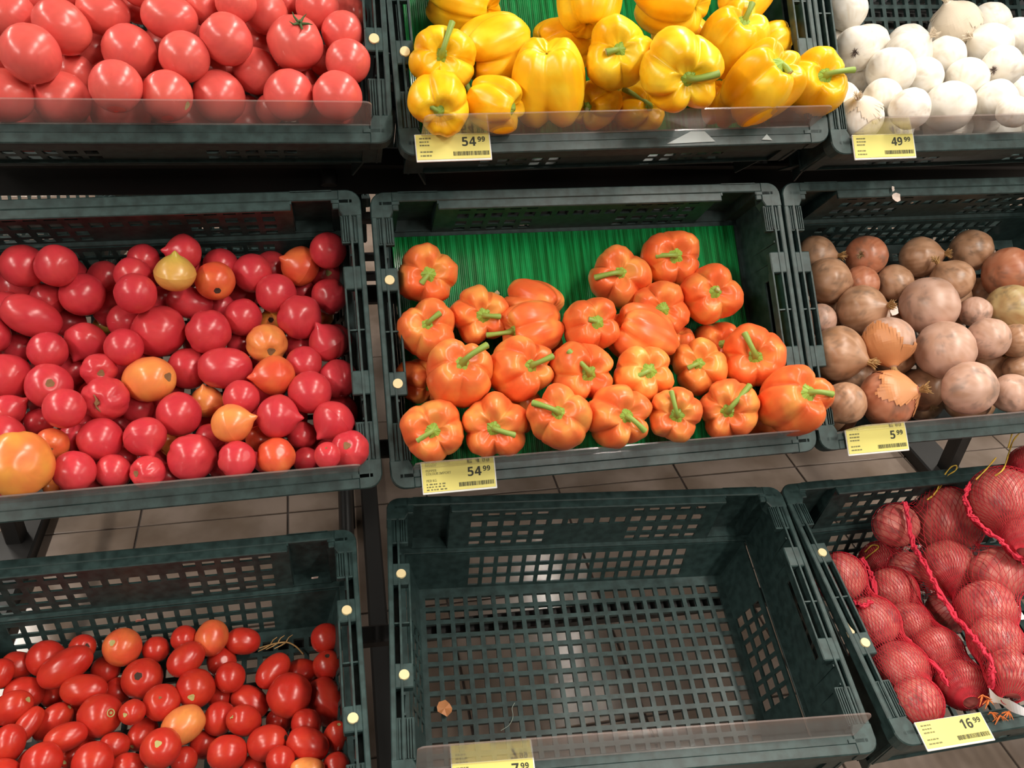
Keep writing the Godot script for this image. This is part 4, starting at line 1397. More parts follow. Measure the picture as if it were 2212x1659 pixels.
	tomato("l", "MLR", 2, Vector3(-0.3002, 0.7417, -0.9601), Vector3(-0.18, 0.413, 0.893), 0.0307, 0.0291, "split", "red tomato split and scarred across its stem end", "ripe tomatoes in the middle left crate")
	tomato("r", "MLR", 1, Vector3(-0.3391, 0.753, -0.9278), Vector3(0.029, -0.848, -0.529), 0.0248, 0.0248, "", "round red tomato just down and to the right of the star scarred tomato", "ripe tomatoes in the middle left crate")
	tomato("o", "O", 1, Vector3(-0.2522, 0.7473, -0.992), Vector3(0.8, 0.388, 0.457), 0.0357, 0.0295, "brown", "large pale orange tomato with a brown corky scar at one end", "ripe tomatoes in the middle left crate")
	tomato("p", "MLR", 1, Vector3(-0.419, 0.7259, -0.9686), Vector3(-0.868, -0.449, 0.213), 0.0267, 0.0202, "", "pointed red tomato just down and to the left of the star scarred tomato", "ripe tomatoes in the middle left crate")
	tomato("r", "MLR", 0, Vector3(-0.3896, 0.7024, -0.972), Vector3(-0.322, -0.86, -0.396), 0.0182, 0.0182, "", "dark glossy purplish tomato half hidden in a gap at the left", "ripe tomatoes in the middle left crate")
	tomato("r", "MLR", 2, Vector3(-0.3041, 0.7097, -0.9177), Vector3(-0.478, -0.445, -0.757), 0.0273, 0.0273, "", "round shiny pinkish red tomato with two white glints, second row from the front", "ripe tomatoes in the middle left crate")
	tomato("r", "MLR", 2, Vector3(-0.3425, 0.6974, -0.943), Vector3(-0.023, -0.377, -0.926), 0.018, 0.018, "", "half hidden round red tomato just left of the round shiny front tomato", "ripe tomatoes in the middle left crate")
	tomato("p", "MLR", 0, Vector3(-0.2493, 0.7135, -0.9113), Vector3(-0.361, 0.377, -0.853), 0.0277, 0.0271, "", "round deep red tomato with a small nipple pointing down", "ripe tomatoes in the middle left crate")
	tomato("r", "B", 1, Vector3(-0.3588, 0.7103, -0.9129), Vector3(0.262, 0.281, 0.923), 0.0198, 0.0203, "dot", "pale pinkish orange tomato with a tiny dark dot, beside the giant orange tomato", "ripe tomatoes in the middle left crate")
	tomato("l", "G", 0, Vector3(-0.3778, 0.7285, -0.8534), Vector3(-0.531, -0.57, -0.627), 0.0394, 0.0394, "", "giant orange tomato blotched with yellow at the left front corner", "ripe tomatoes in the middle left crate")
	tomato("r", "MLR", 1, Vector3(-0.4164, 0.7173, -0.9242), Vector3(-0.036, -0.613, -0.789), 0.0266, 0.0266, "", "round red tomato just up and to the left of the giant orange tomato", "ripe tomatoes in the middle left crate")
	tomato("w", "MLR", 0, Vector3(-0.3254, 0.7012, -0.8691), Vector3(-0.607, -0.791, -0.077), 0.0252, 0.0252, "", "wrinkled red tomato just down and to the left of the round shiny front tomato", "ripe tomatoes in the middle left crate")
	tomato("r", "MLR", 1, Vector3(-0.2873, 0.6866, -0.8827), Vector3(0.148, -0.386, -0.91), 0.0212, 0.0212, "", "round dark red tomato just below the round shiny front tomato", "ripe tomatoes in the middle left crate")
	tomato("l", "MLR", 2, Vector3(-0.2442, 0.692, -0.87), Vector3(-0.591, 0.467, 0.657), 0.0226, 0.0208, "brown", "ribbed red tomato just below the nipple tipped red tomato", "ripe tomatoes in the middle left crate")
	tomato("r", "MLR", 0, Vector3(-0.2267, 0.6674, -0.8921), Vector3(-0.702, -0.54, -0.465), 0.0155, 0.0155, "", "hidden round red tomato just down and to the left of the big banded front tomato", "ripe tomatoes in the middle left crate")
	tomato("r", "G", 0, Vector3(-0.3717, 0.6467, -0.9098), Vector3(-0.025, -0.396, -0.918), 0.0113, 0.0113, "", "yellowish tomato peeking out beside the giant orange tomato at the very front", "ripe tomatoes in the middle left crate")
	tomato("r", "G", 2, Vector3(-0.2265, 0.6695, -0.954), Vector3(-0.033, -0.243, -0.969), 0.0194, 0.0194, "", "greenish yellow tomato mostly hidden behind the big banded front tomato", "ripe tomatoes in the middle left crate")
	tomato("l", "MLR", 0, Vector3(-0.1938, 0.6968, -0.8878), Vector3(-0.608, -0.148, -0.78), 0.0304, 0.0304, "", "big red front row tomato with a deep band-like crease across it", "ripe tomatoes in the middle left crate")
	tomato("r", "MLR", 0, Vector3(-0.2141, 0.7183, -0.9515), Vector3(-0.716, -0.377, -0.588), 0.0287, 0.0287, "", "rounded red tomato with a yellowish underside, left of the yellow orange tomatoes", "ripe tomatoes in the middle left crate")
	tomato("p", "O", 1, Vector3(-0.1415, 0.7348, -0.9037), Vector3(-0.942, -0.328, -0.071), 0.0296, 0.0254, "", "lemon shaped yellow orange tomato with a sharp nipple", "ripe tomatoes in the middle left crate")
	tomato("p", "O", 0, Vector3(-0.1854, 0.7099, -0.9911), Vector3(0.067, -0.996, 0.065), 0.0241, 0.0228, "", "hidden pointed orange tomato just up and to the left of the lemon shaped orange tomato", "ripe tomatoes in the middle left crate")
	tomato("r", "MLR", 1, Vector3(-0.1345, 0.7412, -0.9485), Vector3(-0.169, -0.391, -0.905), 0.0234, 0.0234, "", "magenta red tomato peeking out above the lemon shaped orange tomato", "ripe tomatoes in the middle left crate")
	tomato("p", "B", 1, Vector3(-0.0949, 0.7569, -0.9748), Vector3(0.877, -0.226, -0.424), 0.0323, 0.0267, "", "orange red tomato whose pointed end faces the left, in the right half of the crate", "ripe tomatoes in the middle left crate")
	tomato("p", "MLR", 2, Vector3(-0.0867, 0.7313, -0.9173), Vector3(-0.95, -0.091, -0.3), 0.0302, 0.029, "", "deep red tomato with a blunt point on its right, beside the lemon shaped orange one", "ripe tomatoes in the middle left crate")
	tomato("r", "MLR", 1, Vector3(-0.0482, 0.741, -0.9552), Vector3(0.23, -0.618, -0.752), 0.0283, 0.0283, "", "evenly round red tomato with two soft glints, above the strawberry shaped one", "ripe tomatoes in the middle left crate")
	tomato("w", "MLR", 0, Vector3(-0.0109, 0.7355, -0.9918), Vector3(0.05, -0.784, -0.619), 0.027, 0.027, "", "wrinkled red tomato just up and to the right of the evenly round red tomato", "ripe tomatoes in the middle left crate")
	tomato("p", "MLR", 0, Vector3(-0.0199, 0.7182, -0.9169), Vector3(0.648, 0.304, -0.699), 0.0295, 0.0283, "", "strawberry shaped red tomato with its point down", "ripe tomatoes in the middle left crate")
	tomato("w", "MLR", 2, Vector3(-0.01, 0.6875, -0.9818), Vector3(0.298, -0.648, -0.701), 0.0245, 0.0245, "", "half hidden wrinkled red tomato just up and to the right of the strawberry shaped tomato", "ripe tomatoes in the middle left crate")
	tomato("w", "MLR", 2, Vector3(-0, 0.7057, -0.8729), Vector3(-0.175, 0.809, 0.562), 0.0251, 0.0249, "brown", "red tomato with a puckered scar at the right front corner", "ripe tomatoes in the middle left crate")
	tomato("r", "MLR", 2, Vector3(-0.0276, 0.7187, -0.848), Vector3(-0.038, 0.957, 0.286), 0.0187, 0.0163, "dot", "round red tomato just left of the corner tomato with a puckered scar", "ripe tomatoes in the middle left crate")
	tomato("r", "MLR", 2, Vector3(-0.0567, 0.6732, -0.8977), Vector3(-0.562, -0.097, -0.822), 0.0173, 0.0173, "", "half hidden round red tomato just right of the orange front row tomato", "ripe tomatoes in the middle left crate")
	tomato("l", "B", 0, Vector3(-0.0915, 0.697, -0.8794), Vector3(-0.328, -0.799, -0.503), 0.0244, 0.0244, "", "orange creased tomato in the front row of the middle left crate", "ripe tomatoes in the middle left crate")
	tomato("l", "MLR", 1, Vector3(-0.1376, 0.7046, -0.868), Vector3(-0.611, -0.667, -0.426), 0.0237, 0.0237, "", "deeply ribbed crimson tomato in the front row", "ripe tomatoes in the middle left crate")
	tomato("r", "MLR", 0, Vector3(-0.1772, 0.6895, -0.9355), Vector3(0.093, 0.115, -0.989), 0.0197, 0.0197, "", "hidden round red tomato just up and to the right of the big banded front tomato", "ripe tomatoes in the middle left crate")
	tomato("r", "B", 0, Vector3(-0.116, 0.6876, -0.9301), Vector3(-0.519, -0.772, -0.367), 0.0174, 0.0174, "", "hidden round orange red tomato up and to the left of the orange front row tomato", "ripe tomatoes in the middle left crate")
	tomato("r", "MLR", 1, Vector3(-0.0609, 0.6887, -0.9314), Vector3(-0.425, -0.865, -0.266), 0.0188, 0.0188, "", "half hidden round red tomato just down and to the right of the blunt pointed tomato", "ripe tomatoes in the middle left crate")
	tomato("o", "MLR", 0, Vector3(-0.1582, 0.7513, -1.0061), Vector3(-0.991, 0.106, 0.085), 0.0353, 0.0277, "", "broad smooth dark red tomato lying in the middle of the crate", "ripe tomatoes in the middle left crate")
	tomato("r", "MLR", 1, Vector3(-0.2093, 0.7353, -1.0335), Vector3(-0.723, -0.335, -0.604), 0.0282, 0.0282, "", "half hidden round dark red tomato just left of the broad red tomato", "ripe tomatoes in the middle left crate")
	tomato("l", "O", 2, Vector3(-0.1042, 0.7662, -1.0393), Vector3(0.282, 0.072, 0.957), 0.0301, 0.0279, "brown", "flat orange tomato creased towards its stem scar, like a little pumpkin", "ripe tomatoes in the middle left crate")
	tomato("l", "MLR", 0, Vector3(-0.0591, 0.7919, -1.0653), Vector3(-0.406, -0.37, -0.836), 0.0311, 0.0311, "", "ribbed red tomato just right of the pale green tomato", "ripe tomatoes in the middle left crate")
	tomato("r", "MLR", 0, Vector3(-0.0908, 0.8094, -1.1032), Vector3(-0.298, -0.452, -0.841), 0.0281, 0.0281, "", "rounded cherry red tomato in the upper right pile above the pale green one", "ripe tomatoes in the middle left crate")
	tomato("l", "MLR", 0, Vector3(-0.0187, 0.7994, -1.1093), Vector3(0.457, -0.544, -0.703), 0.026, 0.026, "", "ribbed red tomato just down and to the right of the bronze pointed tomato", "ripe tomatoes in the middle left crate")
	tomato("p", "B", 0, Vector3(-0.059, 0.8317, -1.1436), Vector3(0.784, -0.555, -0.278), 0.0304, 0.0298, "", "bronze orange tomato with a point, against the back wall at the right", "ripe tomatoes in the middle left crate")
	tomato("r", "MLR", 2, Vector3(-0.0169, 0.8603, -1.1319), Vector3(-0.662, -0.395, -0.636), 0.026, 0.026, "", "dark red tomato in the right back corner of the middle left crate", "ripe tomatoes in the middle left crate")
	tomato("r", "MLR", 1, Vector3(-0.0217, 0.8053, -1.1669), Vector3(0.154, 0.519, 0.841), 0.0239, 0.0252, "pale", "half hidden round red tomato just right of the bronze pointed tomato", "ripe tomatoes in the middle left crate")
	tomato("r", "MLR", 2, Vector3(-0.1237, 0.8255, -1.1357), Vector3(0.415, -0.476, -0.775), 0.0277, 0.0277, "", "plain red tomato below the three bright holes of the back wall", "ripe tomatoes in the middle left crate")
	tomato("r", "B", 0, Vector3(-0.1694, 0.8334, -1.0988), Vector3(0.194, -0.101, 0.976), 0.0277, 0.0264, "dark", "pinkish orange tomato with a dark navel near the back wall", "ripe tomatoes in the middle left crate")
	tomato("r", "MLR", 2, Vector3(-0.1667, 0.832, -1.1479), Vector3(-0.634, -0.361, -0.684), 0.0247, 0.0247, "", "half hidden round dark red tomato just above the orange tomato with a dark navel", "ripe tomatoes in the middle left crate")
	tomato("r", "MLR", 2, Vector3(-0.1704, 0.7775, -1.1254), Vector3(-0.162, 0.01, -0.987), 0.0202, 0.0202, "", "half hidden round red tomato just below the orange tomato with a dark navel", "ripe tomatoes in the middle left crate")
	tomato("r", "MLR", 0, Vector3(-0.1368, 0.7846, -1.0816), Vector3(-0.522, -0.241, -0.818), 0.0262, 0.0262, "", "round red tomato just left of the pale green tomato", "ripe tomatoes in the middle left crate")
	tomato("l", "MLR", 1, Vector3(-0.1791, 0.7832, -1.048), Vector3(-0.379, -0.255, -0.89), 0.0302, 0.0302, "", "ribbed red tomato just up and to the left of the broad red tomato", "ripe tomatoes in the middle left crate")
	tomato("p", "MLR", 2, Vector3(-0.0234, 0.7704, -1.0328), Vector3(0.424, -0.899, 0.108), 0.0299, 0.0273, "", "red tomato with a tiny nipple pointing up, close to the right side wall", "ripe tomatoes in the middle left crate")
	tomato("r", "MLR", 0, Vector3(-0.0123, 0.7451, -1.0745), Vector3(-0.532, -0.253, -0.808), 0.0243, 0.0243, "", "half hidden round red tomato just right of the tomato with its nipple up", "ripe tomatoes in the middle left crate")
	tomato("w", "MLR", 0, Vector3(-0.0551, 0.7545, -1.0046), Vector3(0.209, -0.959, -0.189), 0.0246, 0.0246, "", "wrinkled red tomato just above the evenly round red tomato", "ripe tomatoes in the middle left crate")
	tomato("r", "G", 0, Vector3(-0.099, 0.7631, -1.1008), Vector3(-0.073, 0.704, 0.707), 0.0205, 0.0209, "dark", "pale green tomato with dry stem threads, wedged between red ones", "ripe tomatoes in the middle left crate")
	tomato("r", "G", 0, Vector3(-0.0274, 0.7552, -1.1287), Vector3(-0.008, 0.288, -0.957), 0.0139, 0.0139, "", "green tomato barely showing near the right side wall", "ripe tomatoes in the middle left crate")
	tomato("r", "MLR", 1, Vector3(-0.1439, 0.7426, -1.0769), Vector3(-0.238, -0.816, -0.527), 0.0186, 0.0186, "", "half hidden round dark red tomato just left of the creased orange tomato", "ripe tomatoes in the middle left crate")
	tomato("r", "MLR", 0, Vector3(-0.0645, 0.742, -1.0696), Vector3(-0.075, -0.7, -0.71), 0.0215, 0.0215, "", "half hidden round red tomato just left of the tomato with its nipple up", "ripe tomatoes in the middle left crate")
	tomato("r", "MLR", 1, Vector3(-0.1422, 0.7753, -1.1666), Vector3(0.23, -0.498, -0.836), 0.0236, 0.0236, "", "half hidden round dark red tomato just left of the rounded cherry red tomato", "ripe tomatoes in the middle left crate")
	tomato("r", "MLR", 2, Vector3(-0.0577, 0.785, -1.1525), Vector3(0.15, -0.263, -0.953), 0.0195, 0.0195, "", "half hidden round red tomato just right of the rounded cherry red tomato", "ripe tomatoes in the middle left crate")
	tomato("r", "MLR", 0, Vector3(-0.3616, 0.7254, -1.0538), Vector3(-0.368, -0.203, -0.908), 0.0191, 0.0191, "", "half hidden round red tomato just up and to the right of the star scarred tomato", "ripe tomatoes in the middle left crate")
	tomato("r", "MLR", 1, Vector3(-0.2734, 0.7021, -0.9927), Vector3(0.057, -0.681, -0.73), 0.0201, 0.0201, "", "half hidden round red tomato just above the nipple tipped red tomato", "ripe tomatoes in the middle left crate")
	tomato("r", "MLR", 1, Vector3(-0.3377, 0.6937, -0.9749), Vector3(-0.414, -0.112, -0.903), 0.016, 0.016, "", "hidden round red tomato just up and to the left of the round shiny front tomato", "ripe tomatoes in the middle left crate")
	tomato("r", "MLR", 1, Vector3(-0.2835, 0.6742, -0.9228), Vector3(-0.616, -0.348, -0.706), 0.0157, 0.0157, "", "hidden round red tomato just down and to the left of the nipple tipped red tomato", "ripe tomatoes in the middle left crate")
	tomato("r", "MLR", 0, Vector3(-0.2654, 0.8486, -1.1387), Vector3(-0.26, -0.785, -0.562), 0.0214, 0.0214, "", "half hidden round dark red tomato just left of the yellow pointed tomato", "ripe tomatoes in the middle left crate")
	tomato("r", "MLR", 0, Vector3(-0.4171, 0.6737, -0.8897), Vector3(0.171, -0.665, -0.727), 0.0286, 0.0286, "", "red tomato lying underneath, seen only in the gaps of the middle left pile", "underneath layer, ripe tomatoes in the middle left crate")
	tomato("r", "MLR", 0, Vector3(-0.3331, 0.6588, -0.9087), Vector3(0.15, -0.827, -0.542), 0.0286, 0.0286, "", "red tomato lying underneath, seen only in the gaps of the middle left pile", "underneath layer, ripe tomatoes in the middle left crate")
	tomato("r", "MLR", 2, Vector3(-0.0212, 0.6566, -0.9232), Vector3(-0.515, -0.547, -0.66), 0.0286, 0.0286, "", "red tomato lying underneath, seen only in the gaps of the middle left pile", "underneath layer, ripe tomatoes in the middle left crate")
	tomato("r", "MLR", 1, Vector3(-0.4128, 0.8497, -1.123), Vector3(-0.178, -0.816, -0.55), 0.0286, 0.0286, "", "red tomato lying underneath, seen only in the gaps of the middle left pile", "underneath layer, ripe tomatoes in the middle left crate")
	tomato("r", "MLR", 0, Vector3(-0.1428, 0.6895, -0.9709), Vector3(-0.14, -0.103, -0.985), 0.0286, 0.0286, "", "red tomato lying underneath, seen only in the gaps of the middle left pile", "underneath layer, ripe tomatoes in the middle left crate")
	tomato("r", "MLR", 1, Vector3(-0.0828, 0.6906, -0.972), Vector3(0.227, -0.19, -0.955), 0.0286, 0.0286, "", "red tomato lying underneath, seen only in the gaps of the middle left pile", "underneath layer, ripe tomatoes in the middle left crate")
	tomato("r", "MLR", 1, Vector3(-0.3101, 0.6606, -0.96), Vector3(-0.691, -0.366, -0.623), 0.0286, 0.0286, "", "red tomato lying underneath, seen only in the gaps of the middle left pile", "underneath layer, ripe tomatoes in the middle left crate")
	tomato("r", "MLR", 1, Vector3(-0.1655, 0.6459, -0.9462), Vector3(0.152, -0.886, -0.438), 0.0286, 0.0286, "", "red tomato lying underneath, seen only in the gaps of the middle left pile", "underneath layer, ripe tomatoes in the middle left crate")
	tomato("r", "MLR", 0, Vector3(-0.1055, 0.6471, -0.9473), Vector3(0.398, -0.439, -0.806), 0.0286, 0.0286, "", "red tomato lying underneath, seen only in the gaps of the middle left pile", "underneath layer, ripe tomatoes in the middle left crate")
	tomato("r", "MLR", 2, Vector3(-0.1081, 0.7167, -1.0133), Vector3(0.237, -0.175, -0.956), 0.0286, 0.0286, "", "red tomato lying underneath, seen only in the gaps of the middle left pile", "underneath layer, ripe tomatoes in the middle left crate")
	tomato("r", "MLR", 2, Vector3(-0.384, 0.7031, -1.017), Vector3(-0.676, -0.593, -0.438), 0.0286, 0.0286, "", "red tomato lying underneath, seen only in the gaps of the middle left pile", "underneath layer, ripe tomatoes in the middle left crate")
	tomato("r", "MLR", 1, Vector3(-0.3694, 0.6337, -0.9511), Vector3(-0.11, -0.174, -0.978), 0.0286, 0.0286, "", "red tomato lying underneath, seen only in the gaps of the middle left pile", "underneath layer, ripe tomatoes in the middle left crate")
	tomato("r", "MLR", 1, Vector3(-0.324, 0.7043, -1.0181), Vector3(-0.611, -0.658, -0.441), 0.0286, 0.0286, "", "red tomato lying underneath, seen only in the gaps of the middle left pile", "underneath layer, ripe tomatoes in the middle left crate")
	tomato("r", "MLR", 2, Vector3(-0.2614, 0.6358, -0.9531), Vector3(-0.66, -0.543, -0.518), 0.0286, 0.0286, "", "red tomato lying underneath, seen only in the gaps of the middle left pile", "underneath layer, ripe tomatoes in the middle left crate")
	tomato("r", "MLR", 1, Vector3(-0.443, 0.6676, -0.9998), Vector3(-0.493, -0.075, -0.867), 0.0286, 0.0286, "", "red tomato lying underneath, seen only in the gaps of the middle left pile", "underneath layer, ripe tomatoes in the middle left crate")
	tomato("r", "MLR", 0, Vector3(-0.2893, 0.7315, -1.0605), Vector3(-0.044, -0.871, -0.49), 0.0286, 0.0286, "", "red tomato lying underneath, seen only in the gaps of the middle left pile", "underneath layer, ripe tomatoes in the middle left crate")
	tomato("r", "MLR", 0, Vector3(-0.2391, 0.6715, -1.0035), Vector3(0.315, -0.465, -0.827), 0.0286, 0.0286, "", "red tomato lying underneath, seen only in the gaps of the middle left pile", "underneath layer, ripe tomatoes in the middle left crate")
	tomato("r", "MLR", 1, Vector3(-0.0578, 0.6402, -0.9738), Vector3(-0.469, -0.318, -0.824), 0.0286, 0.0286, "", "red tomato lying underneath, seen only in the gaps of the middle left pile", "underneath layer, ripe tomatoes in the middle left crate")
	tomato("r", "MLR", 0, Vector3(-0.4326, 0.7031, -1.05), Vector3(-0.215, -0.878, -0.428), 0.0286, 0.0286, "", "red tomato lying underneath, seen only in the gaps of the middle left pile", "underneath layer, ripe tomatoes in the middle left crate")
	tomato("r", "MLR", 2, Vector3(-0.3587, 0.6522, -1.0018), Vector3(-0.709, -0.499, -0.498), 0.0286, 0.0286, "", "red tomato lying underneath, seen only in the gaps of the middle left pile", "underneath layer, ripe tomatoes in the middle left crate")
	tomato("r", "MLR", 0, Vector3(-0.2208, 0.8204, -1.1613), Vector3(-0.25, -0.811, -0.53), 0.0286, 0.0286, "", "red tomato lying underneath, seen only in the gaps of the middle left pile", "underneath layer, ripe tomatoes in the middle left crate")
	tomato("r", "MLR", 1, Vector3(-0.194, 0.7425, -1.0874), Vector3(-0.151, -0.014, -0.988), 0.0286, 0.0286, "", "red tomato lying underneath, seen only in the gaps of the middle left pile", "underneath layer, ripe tomatoes in the middle left crate")
	tomato("r", "MLR", 0, Vector3(-0.1791, 0.6644, -1.0133), Vector3(-0.495, -0.739, -0.457), 0.0286, 0.0286, "", "red tomato lying underneath, seen only in the gaps of the middle left pile", "underneath layer, ripe tomatoes in the middle left crate")
	tomato("r", "MLR", 2, Vector3(-0.3768, 0.8091, -1.1671), Vector3(-0.201, -0.826, -0.527), 0.0286, 0.0286, "", "red tomato lying underneath, seen only in the gaps of the middle left pile", "underneath layer, ripe tomatoes in the middle left crate")
	tomato("r", "MLR", 1, Vector3(-0.3214, 0.6099, -0.9781), Vector3(-0.682, -0.351, -0.642), 0.0286, 0.0286, "", "red tomato lying underneath, seen only in the gaps of the middle left pile", "underneath layer, ripe tomatoes in the middle left crate")
	tomato("r", "MLR", 2, Vector3(-0.299, 0.6538, -1.0198), Vector3(0.287, -0.576, -0.766), 0.0286, 0.0286, "", "red tomato lying underneath, seen only in the gaps of the middle left pile", "underneath layer, ripe tomatoes in the middle left crate")
	tomato("r", "MLR", 0, Vector3(-0.2523, 0.6896, -1.0538), Vector3(0.049, -0.87, -0.49), 0.0286, 0.0286, "", "red tomato lying underneath, seen only in the gaps of the middle left pile", "underneath layer, ripe tomatoes in the middle left crate")
	tomato("r", "MLR", 0, Vector3(-0.109, 0.7098, -1.0729), Vector3(-0.463, -0.186, -0.867), 0.0286, 0.0286, "", "red tomato lying underneath, seen only in the gaps of the middle left pile", "underneath layer, ripe tomatoes in the middle left crate")
	tomato("r", "MLR", 2, Vector3(-0.4705, 0.738, -1.1163), Vector3(0.069, -0.755, -0.652), 0.0286, 0.0286, "", "red tomato lying underneath, seen only in the gaps of the middle left pile", "underneath layer, ripe tomatoes in the middle left crate")
	tomato("r", "MLR", 0, Vector3(-0.3976, 0.7133, -1.0928), Vector3(-0.68, -0.177, -0.712), 0.0286, 0.0286, "", "red tomato lying underneath, seen only in the gaps of the middle left pile", "underneath layer, ripe tomatoes in the middle left crate")
	tomato("r", "MLR", 1, Vector3(-0.3603, 0.6792, -1.0605), Vector3(0.247, -0.536, -0.807), 0.0286, 0.0286, "", "red tomato lying underneath, seen only in the gaps of the middle left pile", "underneath layer, ripe tomatoes in the middle left crate")
	tomato("r", "MLR", 1, Vector3(-0.3379, 0.7232, -1.1022), Vector3(-0.264, -0.008, -0.965), 0.0286, 0.0286, "", "red tomato lying underneath, seen only in the gaps of the middle left pile", "underneath layer, ripe tomatoes in the middle left crate")
	tomato("r", "MLR", 2, Vector3(-0.2808, 0.8027, -1.1776), Vector3(-0.661, -0.42, -0.622), 0.0286, 0.0286, "", "red tomato lying underneath, seen only in the gaps of the middle left pile", "underneath layer, ripe tomatoes in the middle left crate")
	tomato("r", "MLR", 2, Vector3(-0.1009, 0.8062, -1.1809), Vector3(0.282, -0.08, -0.956), 0.0286, 0.0286, "", "red tomato lying underneath, seen only in the gaps of the middle left pile", "underneath layer, ripe tomatoes in the middle left crate")

func fill_bottom_left_crate():
	tomato("o", "BLR", 1, Vector3(-0.456, 0.3866, -0.8483), Vector3(-0.901, 0.433, -0.002), 0.0212, 0.0186, "", "plum shaped red tomato just left of the longest plum tomato", "plum tomatoes in the bottom left crate")
	tomato("o", "BLR", 0, Vector3(-0.465, 0.4054, -0.8224), Vector3(-0.284, -0.578, 0.765), 0.0193, 0.0156, "", "plum tomato cut by the left edge, upper one, level with the longest plum tomato", "plum tomatoes in the bottom left crate")
	tomato("o", "BLR", 1, Vector3(-0.3836, 0.4126, -0.8164), Vector3(-0.876, -0.3, 0.378), 0.0363, 0.0219, "", "longest plum tomato, lying aslant at the left of the bottom crate", "plum tomatoes in the bottom left crate")
	tomato("o", "BLR", 0, Vector3(-0.3708, 0.4073, -0.8517), Vector3(0.572, 0.646, 0.505), 0.0172, 0.0174, "dark", "hidden plum shaped red tomato just up and to the right of the longest plum tomato", "plum tomatoes in the bottom left crate")
	tomato("r", "B", 0, Vector3(-0.3189, 0.4064, -0.8457), Vector3(-0.301, 0.878, 0.372), 0.0279, 0.0253, "pale", "large orange shouldered tomato with a pale scar, standing alone near the back wall", "plum tomatoes in the bottom left crate")
	tomato("r", "BLR", 2, Vector3(-0.2784, 0.3896, -0.8501), Vector3(-0.098, -0.944, -0.316), 0.0181, 0.0181, "", "small round red tomato right of the orange shouldered one", "plum tomatoes in the bottom left crate")
	tomato("r", "BLR", 2, Vector3(-0.3451, 0.3722, -0.838), Vector3(0.357, -0.92, -0.163), 0.0198, 0.0198, "", "half hidden round red tomato just down and to the left of the orange shouldered tomato", "plum tomatoes in the bottom left crate")
	tomato("r", "BLR", 0, Vector3(-0.2897, 0.3881, -0.8042), Vector3(-0, 0.874, 0.486), 0.0261, 0.0268, "dark", "round tomato with a large black navel", "plum tomatoes in the bottom left crate")
	tomato("o", "BLR", 0, Vector3(-0.3574, 0.3993, -0.7873), Vector3(-0.997, 0.046, -0.058), 0.0292, 0.0198, "", "oblong plum tomato with a bright square glint", "plum tomatoes in the bottom left crate")
	tomato("r", "BLR", 0, Vector3(-0.4096, 0.3608, -0.8124), Vector3(-0.067, -0.802, -0.593), 0.015, 0.015, "", "half hidden round red tomato just down and to the left of the longest plum tomato", "plum tomatoes in the bottom left crate")
	tomato("o", "BLR", 1, Vector3(-0.4384, 0.3808, -0.806), Vector3(-0.992, 0.119, -0.046), 0.025, 0.0213, "", "hidden plum shaped red tomato further down and to the left of the longest plum tomato", "plum tomatoes in the bottom left crate")
	tomato("o", "BLR", 2, Vector3(-0.4389, 0.3993, -0.771), Vector3(0.836, 0.548, 0.037), 0.0272, 0.0206, "pale", "plum shaped red tomato further down and to the left of the longest plum tomato", "plum tomatoes in the bottom left crate")
	tomato("o", "BLR", 0, Vector3(-0.3315, 0.393, -0.7498), Vector3(0.677, 0.619, 0.398), 0.0277, 0.027, "ring", "plump plum tomato with a pale ring shaped scar", "plum tomatoes in the bottom left crate")
	tomato("o", "BLR", 0, Vector3(-0.4159, 0.3941, -0.7465), Vector3(0.505, 0.26, -0.823), 0.0245, 0.0137, "", "thin steep slanting plum tomato squeezed between two fatter ones near the left edge", "plum tomatoes in the bottom left crate")
	tomato("o", "BLR", 0, Vector3(-0.3949, 0.3728, -0.7623), Vector3(0.767, 0.535, -0.353), 0.0282, 0.0196, "pale", "plum shaped red tomato further left of the ring scarred tomato", "plum tomatoes in the bottom left crate")
	tomato("o", "BLR", 0, Vector3(-0.3632, 0.4018, -0.7163), Vector3(-0.913, 0.103, 0.395), 0.0253, 0.017, "", "plum shaped red tomato just down and to the left of the ring scarred tomato", "plum tomatoes in the bottom left crate")
	tomato("o", "BLR", 2, Vector3(-0.2869, 0.4112, -0.7357), Vector3(-0.278, 0.675, 0.684), 0.018, 0.0156, "pale", "plum shaped red tomato just left of the yellow dotted tomato", "plum tomatoes in the bottom left crate")
	tomato("r", "BLR", 0, Vector3(-0.2563, 0.3992, -0.7546), Vector3(0.093, 0.939, 0.33), 0.0222, 0.0234, "dot", "round red tomato with a tiny yellow dot facing up", "plum tomatoes in the bottom left crate")
	tomato("o", "BLR", 1, Vector3(-0.427, 0.4063, -0.7145), Vector3(-0.349, -0.653, 0.672), 0.022, 0.0191, "", "fat plum tomato at the lower left edge of the bottom crate", "plum tomatoes in the bottom left crate")
	tomato("r", "BLR", 0, Vector3(-0.3795, 0.4103, -0.6793), Vector3(-0.67, -0.143, -0.728), 0.0235, 0.0235, "", "round red tomato further down and to the left of the ring scarred tomato", "plum tomatoes in the bottom left crate")
	tomato("r", "BLR", 2, Vector3(-0.3256, 0.3976, -0.6797), Vector3(0.275, -0.957, -0.091), 0.0247, 0.0247, "", "round red tomato just below the ring scarred tomato", "plum tomatoes in the bottom left crate")
	tomato("o", "BLR", 1, Vector3(-0.3608, 0.3549, -0.7266), Vector3(-0.306, 0.486, 0.819), 0.0279, 0.0182, "pale", "hidden plum shaped red tomato further down and to the left of the ring scarred tomato", "plum tomatoes in the bottom left crate")
	tomato("o", "BLR", 1, Vector3(-0.3098, 0.3795, -0.7119), Vector3(0.901, -0.41, -0.143), 0.0185, 0.0167, "", "plum shaped red tomato just down and to the right of the ring scarred tomato", "plum tomatoes in the bottom left crate")
